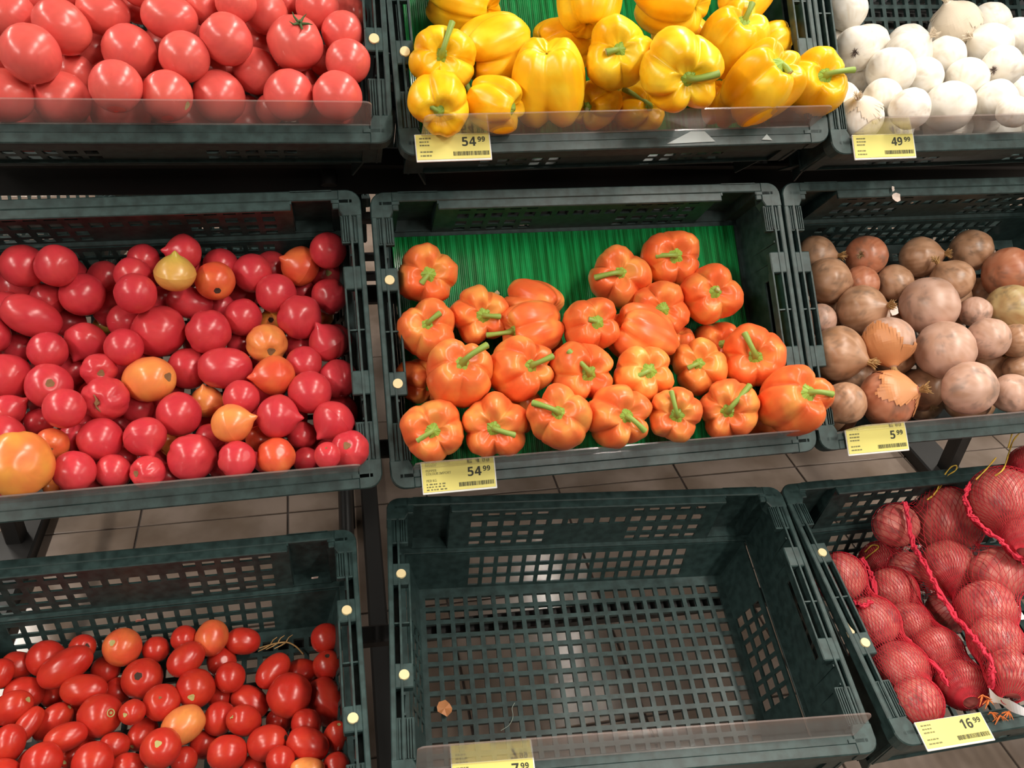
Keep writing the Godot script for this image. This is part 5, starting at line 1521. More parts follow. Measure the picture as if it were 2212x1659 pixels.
	tomato("o", "BLR", 2, Vector3(-0.2883, 0.3789, -0.6819), Vector3(-0.993, 0.076, -0.093), 0.0194, 0.0153, "", "plum shaped red tomato just down and to the left of the pale scarred front tomato", "plum tomatoes in the bottom left crate")
	tomato("o", "BLR", 1, Vector3(-0.2816, 0.3662, -0.7335), Vector3(-0.359, 0.254, 0.898), 0.024, 0.0172, "pale", "plum shaped red tomato just up and to the left of the pale scarred front tomato", "plum tomatoes in the bottom left crate")
	tomato("r", "BLR", 0, Vector3(-0.2464, 0.4054, -0.6829), Vector3(0.037, 0.94, 0.339), 0.0238, 0.0242, "pale", "plump tomato with a big pale corky scar near the front", "plum tomatoes in the bottom left crate")
	tomato("o", "O", 2, Vector3(-0.2268, 0.3901, -0.7232), Vector3(0.843, 0.068, -0.533), 0.028, 0.0231, "", "bright orange plum tomato in the middle of the bottom crate", "plum tomatoes in the bottom left crate")
	tomato("r", "BLR", 1, Vector3(-0.326, 0.3633, -0.8059), Vector3(-0.48, -0.668, -0.569), 0.019, 0.019, "", "hidden round red tomato down and to the left of the tomato with a black navel", "plum tomatoes in the bottom left crate")
	tomato("r", "BLR", 1, Vector3(-0.3759, 0.359, -0.7889), Vector3(-0.099, -0.218, -0.971), 0.0145, 0.0145, "", "half hidden round red tomato just left of the ring scarred tomato", "plum tomatoes in the bottom left crate")
	tomato("o", "B", 0, Vector3(-0.2017, 0.4074, -0.8458), Vector3(0.314, 0.411, -0.856), 0.0251, 0.0224, "", "peach coloured plum tomato standing on end at the back", "plum tomatoes in the bottom left crate")
	tomato("o", "BLR", 1, Vector3(-0.1615, 0.3894, -0.8497), Vector3(-0.971, 0.233, -0.047), 0.0242, 0.0188, "", "smooth dark red plum tomato right of the peach coloured one", "plum tomatoes in the bottom left crate")
	tomato("r", "BLR", 2, Vector3(-0.2394, 0.4031, -0.8526), Vector3(-0.65, -0.756, -0.074), 0.0185, 0.0185, "", "half hidden round dark red tomato just left of the peach coloured tomato", "plum tomatoes in the bottom left crate")
	tomato("o", "BLR", 1, Vector3(-0.2312, 0.4094, -0.8118), Vector3(0.745, 0.107, -0.658), 0.0263, 0.0205, "", "plum shaped red tomato just above the tomato with a green scar below", "plum tomatoes in the bottom left crate")
	tomato("w", "BLR", 1, Vector3(-0.191, 0.3714, -0.8317), Vector3(-0.305, -0.831, -0.464), 0.0205, 0.0205, "", "half hidden wrinkled red tomato just down and to the right of the peach coloured tomato", "plum tomatoes in the bottom left crate")
	tomato("r", "BLR", 1, Vector3(-0.1746, 0.3886, -0.7907), Vector3(-0.216, -0.922, -0.322), 0.0206, 0.0206, "", "round red tomato further right of the tomato with a green scar below", "plum tomatoes in the bottom left crate")
	tomato("o", "BLR", 0, Vector3(-0.2175, 0.3926, -0.7756), Vector3(-0.046, 0.437, 0.898), 0.0246, 0.0256, "pale", "round orange red tomato with a greenish scar on its lower side", "plum tomatoes in the bottom left crate")
	tomato("o", "BLR", 1, Vector3(-0.1856, 0.3765, -0.7365), Vector3(-0.465, -0.695, 0.548), 0.0218, 0.0199, "", "plum shaped red tomato just left of the tomato with a stem stub", "plum tomatoes in the bottom left crate")
	tomato("o", "BLR", 2, Vector3(-0.1519, 0.3871, -0.7217), Vector3(-0.475, 0.817, 0.326), 0.0259, 0.0197, "stub", "plum tomato with a dry stem stub at its end", "plum tomatoes in the bottom left crate")
	tomato("o", "BLR", 2, Vector3(-0.1501, 0.3585, -0.7702), Vector3(-0.828, 0.269, -0.492), 0.0272, 0.0201, "", "half hidden plum shaped red tomato just above the tomato with a stem stub", "plum tomatoes in the bottom left crate")
	tomato("o", "BLR", 0, Vector3(-0.1181, 0.3867, -0.7954), Vector3(0.649, 0.105, -0.754), 0.0274, 0.0189, "", "plum shaped red tomato just up and to the left of the biggest dented tomato", "plum tomatoes in the bottom left crate")
	tomato("o", "BLR", 1, Vector3(-0.0812, 0.3632, -0.8063), Vector3(0.994, -0.099, 0.055), 0.0227, 0.0187, "", "hidden plum shaped red tomato just up and to the right of the biggest dented tomato", "plum tomatoes in the bottom left crate")
	tomato("w", "BLR", 0, Vector3(-0.0943, 0.39, -0.7501), Vector3(0.167, -0.942, -0.29), 0.03, 0.03, "", "biggest dented red tomato in the bottom crate", "plum tomatoes in the bottom left crate")
	tomato("o", "BLR", 1, Vector3(-0.0482, 0.3633, -0.7537), Vector3(-0.32, 0.59, -0.741), 0.0337, 0.0246, "", "tall dark plum tomato leaning on the right side wall", "plum tomatoes in the bottom left crate")
	tomato("r", "BLR", 2, Vector3(-0.0447, 0.3798, -0.7999), Vector3(0.032, 0.999, -0.043), 0.0226, 0.0206, "dark", "round red tomato just above the tall dark tomato by the wall", "plum tomatoes in the bottom left crate")
	tomato("r", "BLR", 1, Vector3(-0.0465, 0.3888, -0.8405), Vector3(0.264, -0.9, -0.347), 0.0217, 0.0217, "", "dark red tomato at the back right corner of the bottom crate", "plum tomatoes in the bottom left crate")
	tomato("r", "BLR", 1, Vector3(-0.0731, 0.3819, -0.709), Vector3(0.031, -0.696, -0.717), 0.0198, 0.0198, "", "small bright red tomato under the biggest dented one", "plum tomatoes in the bottom left crate")
	tomato("o", "BLR", 2, Vector3(-0.121, 0.3817, -0.6881), Vector3(0.93, 0.358, 0.089), 0.0261, 0.0224, "dark", "glossy plum tomato with a dark scar on its right end", "plum tomatoes in the bottom left crate")
	tomato("o", "BLR", 2, Vector3(-0.0698, 0.3918, -0.6723), Vector3(-0.891, 0.31, -0.333), 0.0277, 0.0204, "", "pinkish red plum tomato narrowing to a pear like end", "plum tomatoes in the bottom left crate")
	tomato("o", "BLR", 2, Vector3(-0.0359, 0.3794, -0.686), Vector3(0.255, 0.954, -0.156), 0.0234, 0.016, "pale", "plum shaped red tomato just right of the pear ended tomato", "plum tomatoes in the bottom left crate")
	tomato("o", "BLR", 2, Vector3(-0.1703, 0.3795, -0.682), Vector3(-0.991, 0.116, -0.064), 0.0246, 0.0222, "", "plain fat plum tomato at the front edge, centre", "plum tomatoes in the bottom left crate")
	tomato("r", "BLR", 0, Vector3(-0.1027, 0.3943, -0.6535), Vector3(-0.162, -0.982, -0.094), 0.0177, 0.0177, "", "round red tomato just down and to the right of the tomato with an end scar", "plum tomatoes in the bottom left crate")
	tomato("o", "O", 0, Vector3(-0.0701, 0.3908, -0.6385), Vector3(-0.991, 0.119, -0.067), 0.0217, 0.0141, "", "orange tomato cut off by the bottom edge below the pear ended one", "plum tomatoes in the bottom left crate")
	tomato("r", "BLR", 2, Vector3(-0.0355, 0.3773, -0.6467), Vector3(0.208, -0.801, -0.562), 0.017, 0.017, "", "round dark red tomato just down and to the right of the pear ended tomato", "plum tomatoes in the bottom left crate")
	tomato("r", "BLR", 2, Vector3(-0.2065, 0.3493, -0.7193), Vector3(-0.439, -0.693, -0.572), 0.018, 0.018, "", "half hidden round red tomato just left of the plain fat front tomato", "plum tomatoes in the bottom left crate")
	tomato("r", "BLR", 2, Vector3(-0.2265, 0.3581, -0.6939), Vector3(-0.672, -0.726, -0.146), 0.0169, 0.0169, "", "hidden round red tomato just down and to the right of the pale scarred front tomato", "plum tomatoes in the bottom left crate")
	tomato("r", "BLR", 0, Vector3(-0.1107, 0.3476, -0.7427), Vector3(-0.117, -0.599, -0.792), 0.018, 0.018, "", "hidden round red tomato up and to the right of the tomato with an end scar", "plum tomatoes in the bottom left crate")
	tomato("r", "BLR", 0, Vector3(-0.1908, 0.3572, -0.7833), Vector3(-0.382, -0.894, -0.232), 0.0169, 0.0169, "", "half hidden round dark red tomato just right of the tomato with a green scar below", "plum tomatoes in the bottom left crate")
	tomato("r", "BLR", 2, Vector3(-0.1405, 0.3502, -0.6764), Vector3(-0.565, -0.813, -0.141), 0.0161, 0.0161, "", "hidden round red tomato down and to the left of the tomato with an end scar", "plum tomatoes in the bottom left crate")
	tomato("r", "BLR", 2, Vector3(-0.4254, 0.3957, -0.6718), Vector3(-0.755, -0.577, -0.31), 0.0245, 0.0245, "", "plum tomato lying underneath, seen only in the gaps of the bottom left pile", "underneath layer, plum tomatoes in the bottom left crate")
	tomato("r", "BLR", 0, Vector3(-0.4161, 0.4012, -0.8437), Vector3(-0.029, -0.406, -0.913), 0.0245, 0.0245, "", "plum tomato lying underneath, seen only in the gaps of the bottom left pile", "underneath layer, plum tomatoes in the bottom left crate")
	tomato("r", "BLR", 2, Vector3(-0.4018, 0.3666, -0.7041), Vector3(-0.734, -0.605, -0.309), 0.0245, 0.0245, "", "plum tomato lying underneath, seen only in the gaps of the bottom left pile", "underneath layer, plum tomatoes in the bottom left crate")
	tomato("r", "BLR", 2, Vector3(-0.4504, 0.3634, -0.7412), Vector3(-0.293, -0.372, -0.881), 0.0245, 0.0245, "", "plum tomato lying underneath, seen only in the gaps of the bottom left pile", "underneath layer, plum tomatoes in the bottom left crate")

func fill_middle_crate():
	pepper("O", 185, Vector3(0.1168, 0.8462, -1.0734), Vector3(-0.021, 0.541, 0.841), 5.31, 0.0443, Vector3(-0.0115, 0.0094, 0.0382), "orange pepper alone against the left side of the green sheet, stem facing out", "orange peppers in the middle crate")
	pepper("O", 186, Vector3(0.1107, 0.8008, -1.0003), Vector3(-0.076, 0.746, 0.661), 3.13, 0.0416, Vector3(0.0143, 0.0394, 0.02), "orange pepper against the left wall with a thin dark stem tip", "orange peppers in the middle crate")
	pepper("O", 187, Vector3(0.1855, 0.8083, -1.0276), Vector3(0.023, 0.472, 0.881), 0.81, 0.0421, Vector3(0.0225, 0.0178, 0.0377), "orange pepper with a short thick stem pointing right, second in from the left wall", "orange peppers in the middle crate")
	pepper("O", 188, Vector3(0.2678, 0.8069, -1.0516), Vector3(-0.745, -0.068, -0.664), 4.59, 0.0401, null, "orange pepper lying on its side on the green sheet, no stem showing", "orange peppers in the middle crate")
	pepper("O", 189, Vector3(0.2522, 0.8106, -0.9837), Vector3(-0.95, 0.032, 0.31), 5.27, 0.039, Vector3(-0.0652, -0.0018, 0.0121), "orange pepper whose long stem points straight to the left", "orange peppers in the middle crate")
	pepper("O", 190, Vector3(0.3297, 0.8193, -0.9712), Vector3(0.044, 0.612, 0.79), 1.96, 0.04, Vector3(-0.0111, 0.0229, 0.0239), "orange pepper with a withered stem stub, below the bare green sheet", "orange peppers in the middle crate")
	pepper("O", 191, Vector3(0.4025, 0.8329, -1.0809), Vector3(-0.279, 0.609, 0.742), 1.37, 0.0464, Vector3(-0.0478, 0.0156, 0.028), "orange pepper with a level stem, left one of the three piled at the back", "orange peppers in the middle crate")
	pepper("O", 192, Vector3(0.4848, 0.8514, -1.101), Vector3(-0.133, 0.571, 0.81), 4.81, 0.0447, Vector3(-0.0349, 0.0191, 0.0269), "topmost orange pepper at the back, stem curling over", "orange peppers in the middle crate")
	pepper("O", 193, Vector3(0.5265, 0.8261, -1.035), Vector3(-0.164, 0.556, 0.815), 3.24, 0.0456, Vector3(-0.0041, 0.025, 0.031), "orange pepper with a stubby brown stem at the right edge of the green sheet", "orange peppers in the middle crate")
	pepper("O", 194, Vector3(0.4481, 0.8114, -1.0218), Vector3(-0.232, 0.482, 0.845), 0.09, 0.0432, null, "orange pepper with a bare green calyx and no stem", "orange peppers in the middle crate")
	pepper("O", 195, Vector3(0.404, 0.8002, -0.9659), Vector3(0.862, -0.492, 0.122), 1.23, 0.0448, null, "orange pepper turned away, smooth flank out, right below the stemless one", "orange peppers in the middle crate")
	pepper("O", 196, Vector3(0.545, 0.7504, -1.0171), Vector3(-0.031, 0.525, 0.851), 1.36, 0.0361, null, "orange pepper half buried in the pile, with a sliver of green calyx", "orange peppers in the middle crate")
	pepper("O", 197, Vector3(0.5703, 0.7702, -0.9477), Vector3(-0.36, 0.551, 0.753), 3.65, 0.047, Vector3(-0.0286, 0.048, 0.0103), "reddish orange pepper near the right wall, stem pointing up", "orange peppers in the middle crate")
	pepper("O", 198, Vector3(0.1425, 0.787, -0.9136), Vector3(0.033, 0.838, 0.545), 3.51, 0.0448, Vector3(0.0321, 0.0527, 0.0162), "tall orange pepper with the longest stem slanting up to the right", "orange peppers in the middle crate")
	pepper("O", 199, Vector3(0.2224, 0.7829, -0.9222), Vector3(0.347, 0.65, 0.676), 3.25, 0.0434, Vector3(0.0383, 0.0367, 0.0254), "orange pepper with a yellow shoulder and a stem slanting right", "orange peppers in the middle crate")
	pepper("O", 200, Vector3(0.3033, 0.7856, -0.9084), Vector3(0.094, 0.483, 0.871), 2.14, 0.0425, Vector3(-0.0229, 0.0405, 0.0112), "orange pepper with a stem leaning up to the left, middle row", "orange peppers in the middle crate")
	pepper("L", 201, Vector3(0.3859, 0.7843, -0.8949), Vector3(-0.049, 0.709, 0.703), 2.46, 0.0411, Vector3(-0.0238, 0.0148, 0.0279), "light orange pepper with a short stem pointing down left, middle row", "orange peppers in the middle crate")
	pepper("L", 202, Vector3(0.4886, 0.7619, -0.9414), Vector3(-0.407, 0.639, 0.653), 3.14, 0.0403, Vector3(-0.0294, 0.0159, 0.0245), "light orange pepper with a pale broken stem, right of the other light orange one", "orange peppers in the middle crate")
	pepper("O", 203, Vector3(0.5962, 0.7525, -0.864), Vector3(0.137, 0.776, 0.616), 3.57, 0.0481, Vector3(0.0326, 0.0319, 0.0342), "orange red pepper spilling over the right front corner, stem bent over the onions", "orange peppers in the middle crate")
	pepper("O", 204, Vector3(0.1041, 0.7384, -0.8608), Vector3(-0.095, 0.607, 0.789), 3.55, 0.041, Vector3(-0.0223, 0.0102, 0.0319), "orange pepper at the left end of the front row, brown stem pointing down left", "orange peppers in the middle crate")
	pepper("O", 205, Vector3(0.1841, 0.7398, -0.8602), Vector3(-0.238, 0.539, 0.808), 4.49, 0.0433, Vector3(0.0167, 0.0154, 0.0401), "orange pepper directly above the price card, thick cut stem", "orange peppers in the middle crate")
	pepper("O", 206, Vector3(0.2599, 0.7671, -0.8333), Vector3(-0.267, 0.753, 0.601), 6.24, 0.0412, Vector3(-0.04, 0.0341, 0.0103), "orange pepper in the front row whose stem slants up to the left", "orange peppers in the middle crate")
	pepper("O", 207, Vector3(0.3369, 0.7616, -0.8403), Vector3(0.096, 0.567, 0.818), 4.7, 0.0423, Vector3(0.0227, 0.0074, 0.0447), "orange pepper in the front row whose stem slants down to the right", "orange peppers in the middle crate")
	pepper("O", 208, Vector3(0.4125, 0.7658, -0.8311), Vector3(-0.293, 0.511, 0.808), 3.08, 0.0361, Vector3(-0.0152, 0.0411, 0.0069), "smaller orange pepper in the front row with a curved upright stem", "orange peppers in the middle crate")
	pepper("O", 209, Vector3(0.5094, 0.7398, -0.8698), Vector3(-0.492, 0.447, 0.747), 6.14, 0.0421, Vector3(0.0124, 0.0476, 0.0138), "orange pepper in the front row, stem slanting up to the right", "orange peppers in the middle crate")
	pepper("O", 210, Vector3(0.0975, 0.7366, -0.976), Vector3(0.487, 0.151, 0.86), 0.79, 0.0316, null, "orange pepper mostly hidden behind the tall one, by the left wall", "orange peppers in the middle crate")
	pepper("O", 211, Vector3(0.4838, 0.7578, -1.0042), Vector3(0.13, -0.983, 0.132), 5.98, 0.0259, null, "orange pepper showing only a rounded patch above the pale stemmed one", "orange peppers in the middle crate")
	pepper("O", 212, Vector3(0.2373, 0.7094, -0.9339), Vector3(0.04, -0.982, 0.183), 3.15, 0.0296, null, "shaded orange pepper in the gap above the front row, left half", "orange peppers in the middle crate")
	pepper("O", 213, Vector3(0.5847, 0.6891, -0.9049), Vector3(0.149, -0.962, 0.23), 3.04, 0.0282, null, "shaded orange pepper in the gap beside the overhanging pepper", "orange peppers in the middle crate")
	pepper("O", 214, Vector3(0.2833, 0.7523, -1.0277), Vector3(0.065, -0.991, 0.114), 5.33, 0.0297, null, "orange pepper underneath the one with the left pointing stem", "orange peppers in the middle crate")

func fill_top_middle_crate():
	pepper("Y", 215, Vector3(0.1414, 1.121, -1.1463), Vector3(-0.156, 0.362, 0.919), 3.82, 0.0442, Vector3(0.0087, 0.0484, 0.0155), "yellow pepper at the left wall with a tall stem slanting up", "yellow peppers in the top crate")
	pepper("Y", 216, Vector3(0.1292, 1.0868, -1.0769), Vector3(-0.101, -0.117, 0.988), 5.16, 0.0383, Vector3(-0.0143, 0.0035, 0.0286), "yellow pepper behind the price card with a grey cut stem end", "yellow peppers in the top crate")
	pepper("Y", 217, Vector3(0.218, 1.1273, -1.1838), Vector3(-0.924, -0.308, 0.226), 2.32, 0.0459, Vector3(-0.0414, -0.0462, 0.0441), "yellow pepper lying sideways with its stem hanging down at the left", "yellow peppers in the top crate")
	pepper("Y", 218, Vector3(0.202, 1.0814, -1.0896), Vector3(0.794, -0.042, 0.607), 3.48, 0.0347, Vector3(-0.0061, 0.0061, 0.0142), "yellow pepper partly behind the clear strip, under the biggest smooth one", "yellow peppers in the top crate")
	pepper("Y", 219, Vector3(0.2762, 1.1023, -1.1168), Vector3(0.181, -0.97, -0.16), 4.07, 0.051, null, "biggest smooth yellow pepper turned with its blunt end out", "yellow peppers in the top crate")
	pepper("Y", 220, Vector3(0.3225, 1.1237, -1.2316), Vector3(-0.989, -0.11, 0.096), 1.48, 0.0403, null, "yellow pepper standing behind the biggest smooth one, calyx just showing", "yellow peppers in the top crate")
	pepper("Y", 221, Vector3(0.3592, 1.0641, -1.1615), Vector3(-0.704, 0.009, 0.71), 4.8, 0.0354, Vector3(-0.0209, -0.0012, 0.0267), "narrow yellow pepper squeezed in right of the biggest smooth one", "yellow peppers in the top crate")
	pepper("Y", 222, Vector3(0.3741, 1.1351, -1.1354), Vector3(-0.326, 0.377, 0.867), 0.98, 0.0476, Vector3(-0.0295, 0.0108, 0.0362), "yellow pepper seen straight on to its big round calyx", "yellow peppers in the top crate")
	pepper("Y", 223, Vector3(0.4327, 1.1353, -1.0634), Vector3(-0.073, -0.006, 0.997), 0.84, 0.0517, Vector3(0.0306, 0.0096, 0.0493), "large yellow pepper with a stem hooking out to the right, mid pile", "yellow peppers in the top crate")
	pepper("Y", 224, Vector3(0.425, 1.0547, -1.1748), Vector3(0.26, 0.308, 0.915), 1.69, 0.037, Vector3(-0.0292, 0.0281, 0.0099), "yellow pepper at the clear strip with a thin stem arching left", "yellow peppers in the top crate")
	pepper("Y", 225, Vector3(0.4977, 1.1352, -1.2442), Vector3(0.644, -0.357, 0.676), 5.09, 0.0379, Vector3(0.0004, 0.0278, -0), "yellow pepper whose arched stem ends in a pale brown tip", "yellow peppers in the top crate")
	pepper("Y", 226, Vector3(0.5499, 1.1469, -1.1822), Vector3(0.103, 0.838, 0.536), 2.99, 0.0479, Vector3(0.0124, 0.052, 0.0145), "yellow pepper with a thick straight stem pointing up, right of centre", "yellow peppers in the top crate")
	pepper("Y", 227, Vector3(0.6268, 1.1394, -1.2132), Vector3(-0.875, -0.452, 0.174), 0.22, 0.0293, null, "yellow pepper against the right wall, mostly hidden", "yellow peppers in the top crate")
	pepper("Y", 228, Vector3(0.5656, 1.111, -1.0963), Vector3(0.288, 0.803, 0.522), 1.24, 0.0509, Vector3(0.0176, 0.0243, 0.0355), "yellow orange pepper on its flank at the right, short curled stem", "yellow peppers in the top crate")
	pepper("Y", 229, Vector3(0.6594, 1.1037, -1.1293), Vector3(-0.038, 0.563, 0.825), 3.54, 0.0462, Vector3(0.0342, 0.0299, 0.0369), "yellow pepper hanging over the crate rim towards the white onions", "yellow peppers in the top crate")
	pepper("Y", 230, Vector3(0.5445, 1.0683, -1.157), Vector3(0.193, -0.973, -0.128), 0.38, 0.0306, null, "shaded yellow pepper low in the gap left of the one on its flank", "yellow peppers in the top crate")
	pepper("Y", 231, Vector3(0.1812, 1.1727, -1.2516), Vector3(-0.799, 0.13, -0.587), 1.99, 0.0484, null, "large yellow orange pepper at the back left, cut off by the top edge", "yellow peppers in the top crate")
	pepper("Y", 232, Vector3(0.3408, 1.1903, -1.1936), Vector3(0.103, 0.772, -0.627), 1.33, 0.0439, null, "upright yellow pepper at the back centre, standing on bare green sheet", "yellow peppers in the top crate")
	pepper("Y", 233, Vector3(0.4603, 1.1953, -1.2018), Vector3(-0.658, 0.116, -0.744), 4.33, 0.0494, null, "broad yellow pepper at the back right, lying across", "yellow peppers in the top crate")
	pepper("Y", 234, Vector3(0.5853, 1.1937, -1.2416), Vector3(0.617, 0.721, -0.316), 0.91, 0.0372, null, "yellow pepper in the far right back corner of the top crate", "yellow peppers in the top crate")

func fill_top_right_crate():
	onion("W", 235, Vector3(0.7873, 1.1709, -1.3037), Vector3(0.042, -0.799, 0.6), 0.0308, 1, 0, "white onion with brown papery skin at the back, against the left wall", "white onions in the top right crate")
	onion("W", 236, Vector3(0.7776, 1.13, -1.2344), Vector3(0.551, -0.024, -0.834), 0.0324, 0, 1, "round white onion with a grey root scar under the brown skinned one", "white onions in the top right crate")
	onion("W", 237, Vector3(0.78, 1.1204, -1.3054), Vector3(0.504, 0.481, -0.717), 0.0224, 0, 0, "half hidden white onion just left of the grey scarred white onion", "white onions in the top right crate")
	onion("W", 238, Vector3(0.791, 1.099, -1.2734), Vector3(0.024, -0.423, -0.906), 0.0196, 0, 0, "small white onion behind the overhanging yellow pepper", "white onions in the top right crate")
	onion("W", 239, Vector3(0.7937, 1.0822, -1.2384), Vector3(-0.236, -0.821, -0.52), 0.0219, 0, 0, "half hidden white onion just below the grey scarred white onion", "white onions in the top right crate")
	onion("W", 240, Vector3(0.8788, 1.1206, -1.2508), Vector3(0.326, 0.798, 0.507), 0.0351, 1, 0, "white onion with a split stringy neck pointing up", "white onions in the top right crate")
	onion("W", 241, Vector3(0.8141, 1.1086, -1.1868), Vector3(0.654, 0.238, -0.718), 0.0353, 0, 1, "white onion with a dark tuft of roots facing out", "white onions in the top right crate")
	onion("W", 242, Vector3(0.8752, 1.1002, -1.1928), Vector3(-0.188, -0.247, -0.951), 0.0299, 0, 0, "white onion right beside the dark rooted one", "white onions in the top right crate")
	onion("W", 243, Vector3(0.9952, 1.1503, -1.319), Vector3(-0.583, 0.802, -0.126), 0.0405, 1, 2, "topmost large white onion with peeling skin, resting highest on the pile", "white onions in the top right crate")
	onion("W", 244, Vector3(0.9433, 1.1167, -1.2504), Vector3(-0.064, 0.223, -0.973), 0.0325, 0, 0, "white onion directly under the topmost one", "white onions in the top right crate")
	onion("W", 245, Vector3(0.9485, 1.0996, -1.1906), Vector3(0.637, 0.43, -0.64), 0.0322, 0, 0, "smooth egg shaped white onion in the middle of the pile", "white onions in the top right crate")
	onion("W", 246, Vector3(1.0179, 1.1356, -1.2525), Vector3(-0.954, 0.301, -0.01), 0.0349, 1, 0, "white onion right of the topmost one, slightly lower", "white onions in the top right crate")
	onion("W", 247, Vector3(1.0746, 1.1483, -1.2709), Vector3(0.086, -0.895, -0.437), 0.0291, 0, 0, "white onion cut off by the right edge, upper one", "white onions in the top right crate")
	onion("W", 248, Vector3(1.0049, 1.1182, -1.1949), Vector3(0.839, 0.049, -0.543), 0.031, 0, 1, "white onion with a greyish root patch near the right edge", "white onions in the top right crate")
	onion("W", 249, Vector3(1.1044, 1.0997, -1.2706), Vector3(-0.373, -0.238, -0.897), 0.0309, 0, 0, "half hidden white onion further right of the smooth egg shaped white onion", "white onions in the top right crate")
	onion("W", 250, Vector3(0.9667, 1.0848, -1.1368), Vector3(0.782, -0.62, 0.057), 0.0301, 0, 0, "long white onion low at the right, just above the clear strip", "white onions in the top right crate")
	onion("W", 251, Vector3(1.0556, 1.0774, -1.194), Vector3(-0.045, -0.385, -0.922), 0.0281, 0, 0, "half hidden white onion at the right edge, above the clear strip onion", "white onions in the top right crate")
	onion("W", 252, Vector3(0.8923, 1.0741, -1.1367), Vector3(0.82, 0.25, -0.514), 0.0367, 0, 0, "broadest white onion lying in the front row", "white onions in the top right crate")
	onion("W", 253, Vector3(0.7968, 1.0826, -1.0929), Vector3(-0.031, -0.236, -0.971), 0.0286, 0, 0, "white onion in the front row above the price card", "white onions in the top right crate")
	onion("W", 254, Vector3(0.7841, 1.0825, -1.144), Vector3(-0.225, -0.769, 0.599), 0.0275, 1, 0, "small white onion with a yellowish tip in the lower left pile", "white onions in the top right crate")
	onion("W", 255, Vector3(0.739, 1.0609, -1.1162), Vector3(-0.497, 0.828, 0.26), 0.032, 1, 2, "pinkish white onion at the left front corner of the top right crate", "white onions in the top right crate")
	onion("W", 256, Vector3(0.9599, 1.0827, -1.0871), Vector3(0.025, -0.873, -0.487), 0.0233, 0, 0, "white onion behind the clear strip at the right edge", "white onions in the top right crate")
	onion("W", 257, Vector3(0.9839, 1.0452, -1.1623), Vector3(-0.136, -0.724, -0.676), 0.0223, 0, 0, "half hidden white onion just right of the broad front white onion", "white onions in the top right crate")
	onion("W", 421, Vector3(0.7377, 1.0606, -1.1803), Vector3(0.564, 0.276, -0.778), 0.0347, 0, 0, "white onion lying underneath, seen only in the gaps of the top right pile", "underneath layer, white onions in the top right crate")
	onion("W", 422, Vector3(0.8229, 1.0352, -1.1593), Vector3(0.09, -0.437, -0.895), 0.0347, 0, 0, "white onion lying underneath, seen only in the gaps of the top right pile", "underneath layer, white onions in the top right crate")
	onion("W", 423, Vector3(0.9309, 1.0305, -1.171), Vector3(0.895, 0.05, -0.444), 0.0347, 0, 0, "white onion lying underneath, seen only in the gaps of the top right pile", "underneath layer, white onions in the top right crate")
	onion("W", 426, Vector3(1.0388, 1.0181, -1.1919), Vector3(0.897, -0.329, -0.294), 0.0347, 0, 0, "white onion lying underneath, seen only in the gaps of the top right pile", "underneath layer, white onions in the top right crate")
	onion("W", 427, Vector3(0.775, 1.0033, -1.1952), Vector3(0.231, -0.68, -0.696), 0.0347, 0, 0, "white onion lying underneath, seen only in the gaps of the top right pile", "underneath layer, white onions in the top right crate")
	onion("W", 429, Vector3(1.0979, 1.0306, -1.2178), Vector3(0.258, -0.546, -0.797), 0.0347, 0, 0, "white onion lying underneath, seen only in the gaps of the top right pile", "underneath layer, white onions in the top right crate")
	onion("W", 430, Vector3(0.7489, 1.0412, -1.2421), Vector3(0.08, -0.541, -0.837), 0.0347, 0, 0, "white onion lying underneath, seen only in the gaps of the top right pile", "underneath layer, white onions in the top right crate")
	onion("W", 431, Vector3(0.8414, 1.1177, -1.3054), Vector3(0.5, -0.636, -0.587), 0.0347, 0, 0, "white onion lying underneath, seen only in the gaps of the top right pile", "underneath layer, white onions in the top right crate")
	onion("W", 432, Vector3(0.9134, 1.1197, -1.3071), Vector3(0.135, -0.453, -0.882), 0.0347, 0, 0, "white onion lying underneath, seen only in the gaps of the top right pile", "underneath layer, white onions in the top right crate")
	onion("W", 434, Vector3(1.068, 1.1516, -1.3335), Vector3(0.182, 0.037, -0.983), 0.0347, 0, 0, "white onion lying underneath, seen only in the gaps of the top right pile", "underneath layer, white onions in the top right crate")
	onion("W", 435, Vector3(0.7438, 1.1444, -1.3431), Vector3(0.448, -0.629, -0.636), 0.0347, 0, 0, "white onion lying underneath, seen only in the gaps of the top right pile", "underneath layer, white onions in the top right crate")
	onion("W", 436, Vector3(0.8025, 1.1738, -1.3674), Vector3(0.312, 0.34, -0.887), 0.0347, 0, 0, "white onion lying underneath, seen only in the gaps of the top right pile", "underneath layer, white onions in the top right crate")
	onion("W", 437, Vector3(0.832, 1.0543, -1.2685), Vector3(0.346, 0.252, -0.904), 0.0347, 0, 0, "white onion lying underneath, seen only in the gaps of the top right pile", "underneath layer, white onions in the top right crate")
	onion("W", 438, Vector3(0.987, 1.077, -1.2874), Vector3(0.168, -0.472, -0.865), 0.0347, 0, 0, "white onion lying underneath, seen only in the gaps of the top right pile", "underneath layer, white onions in the top right crate")

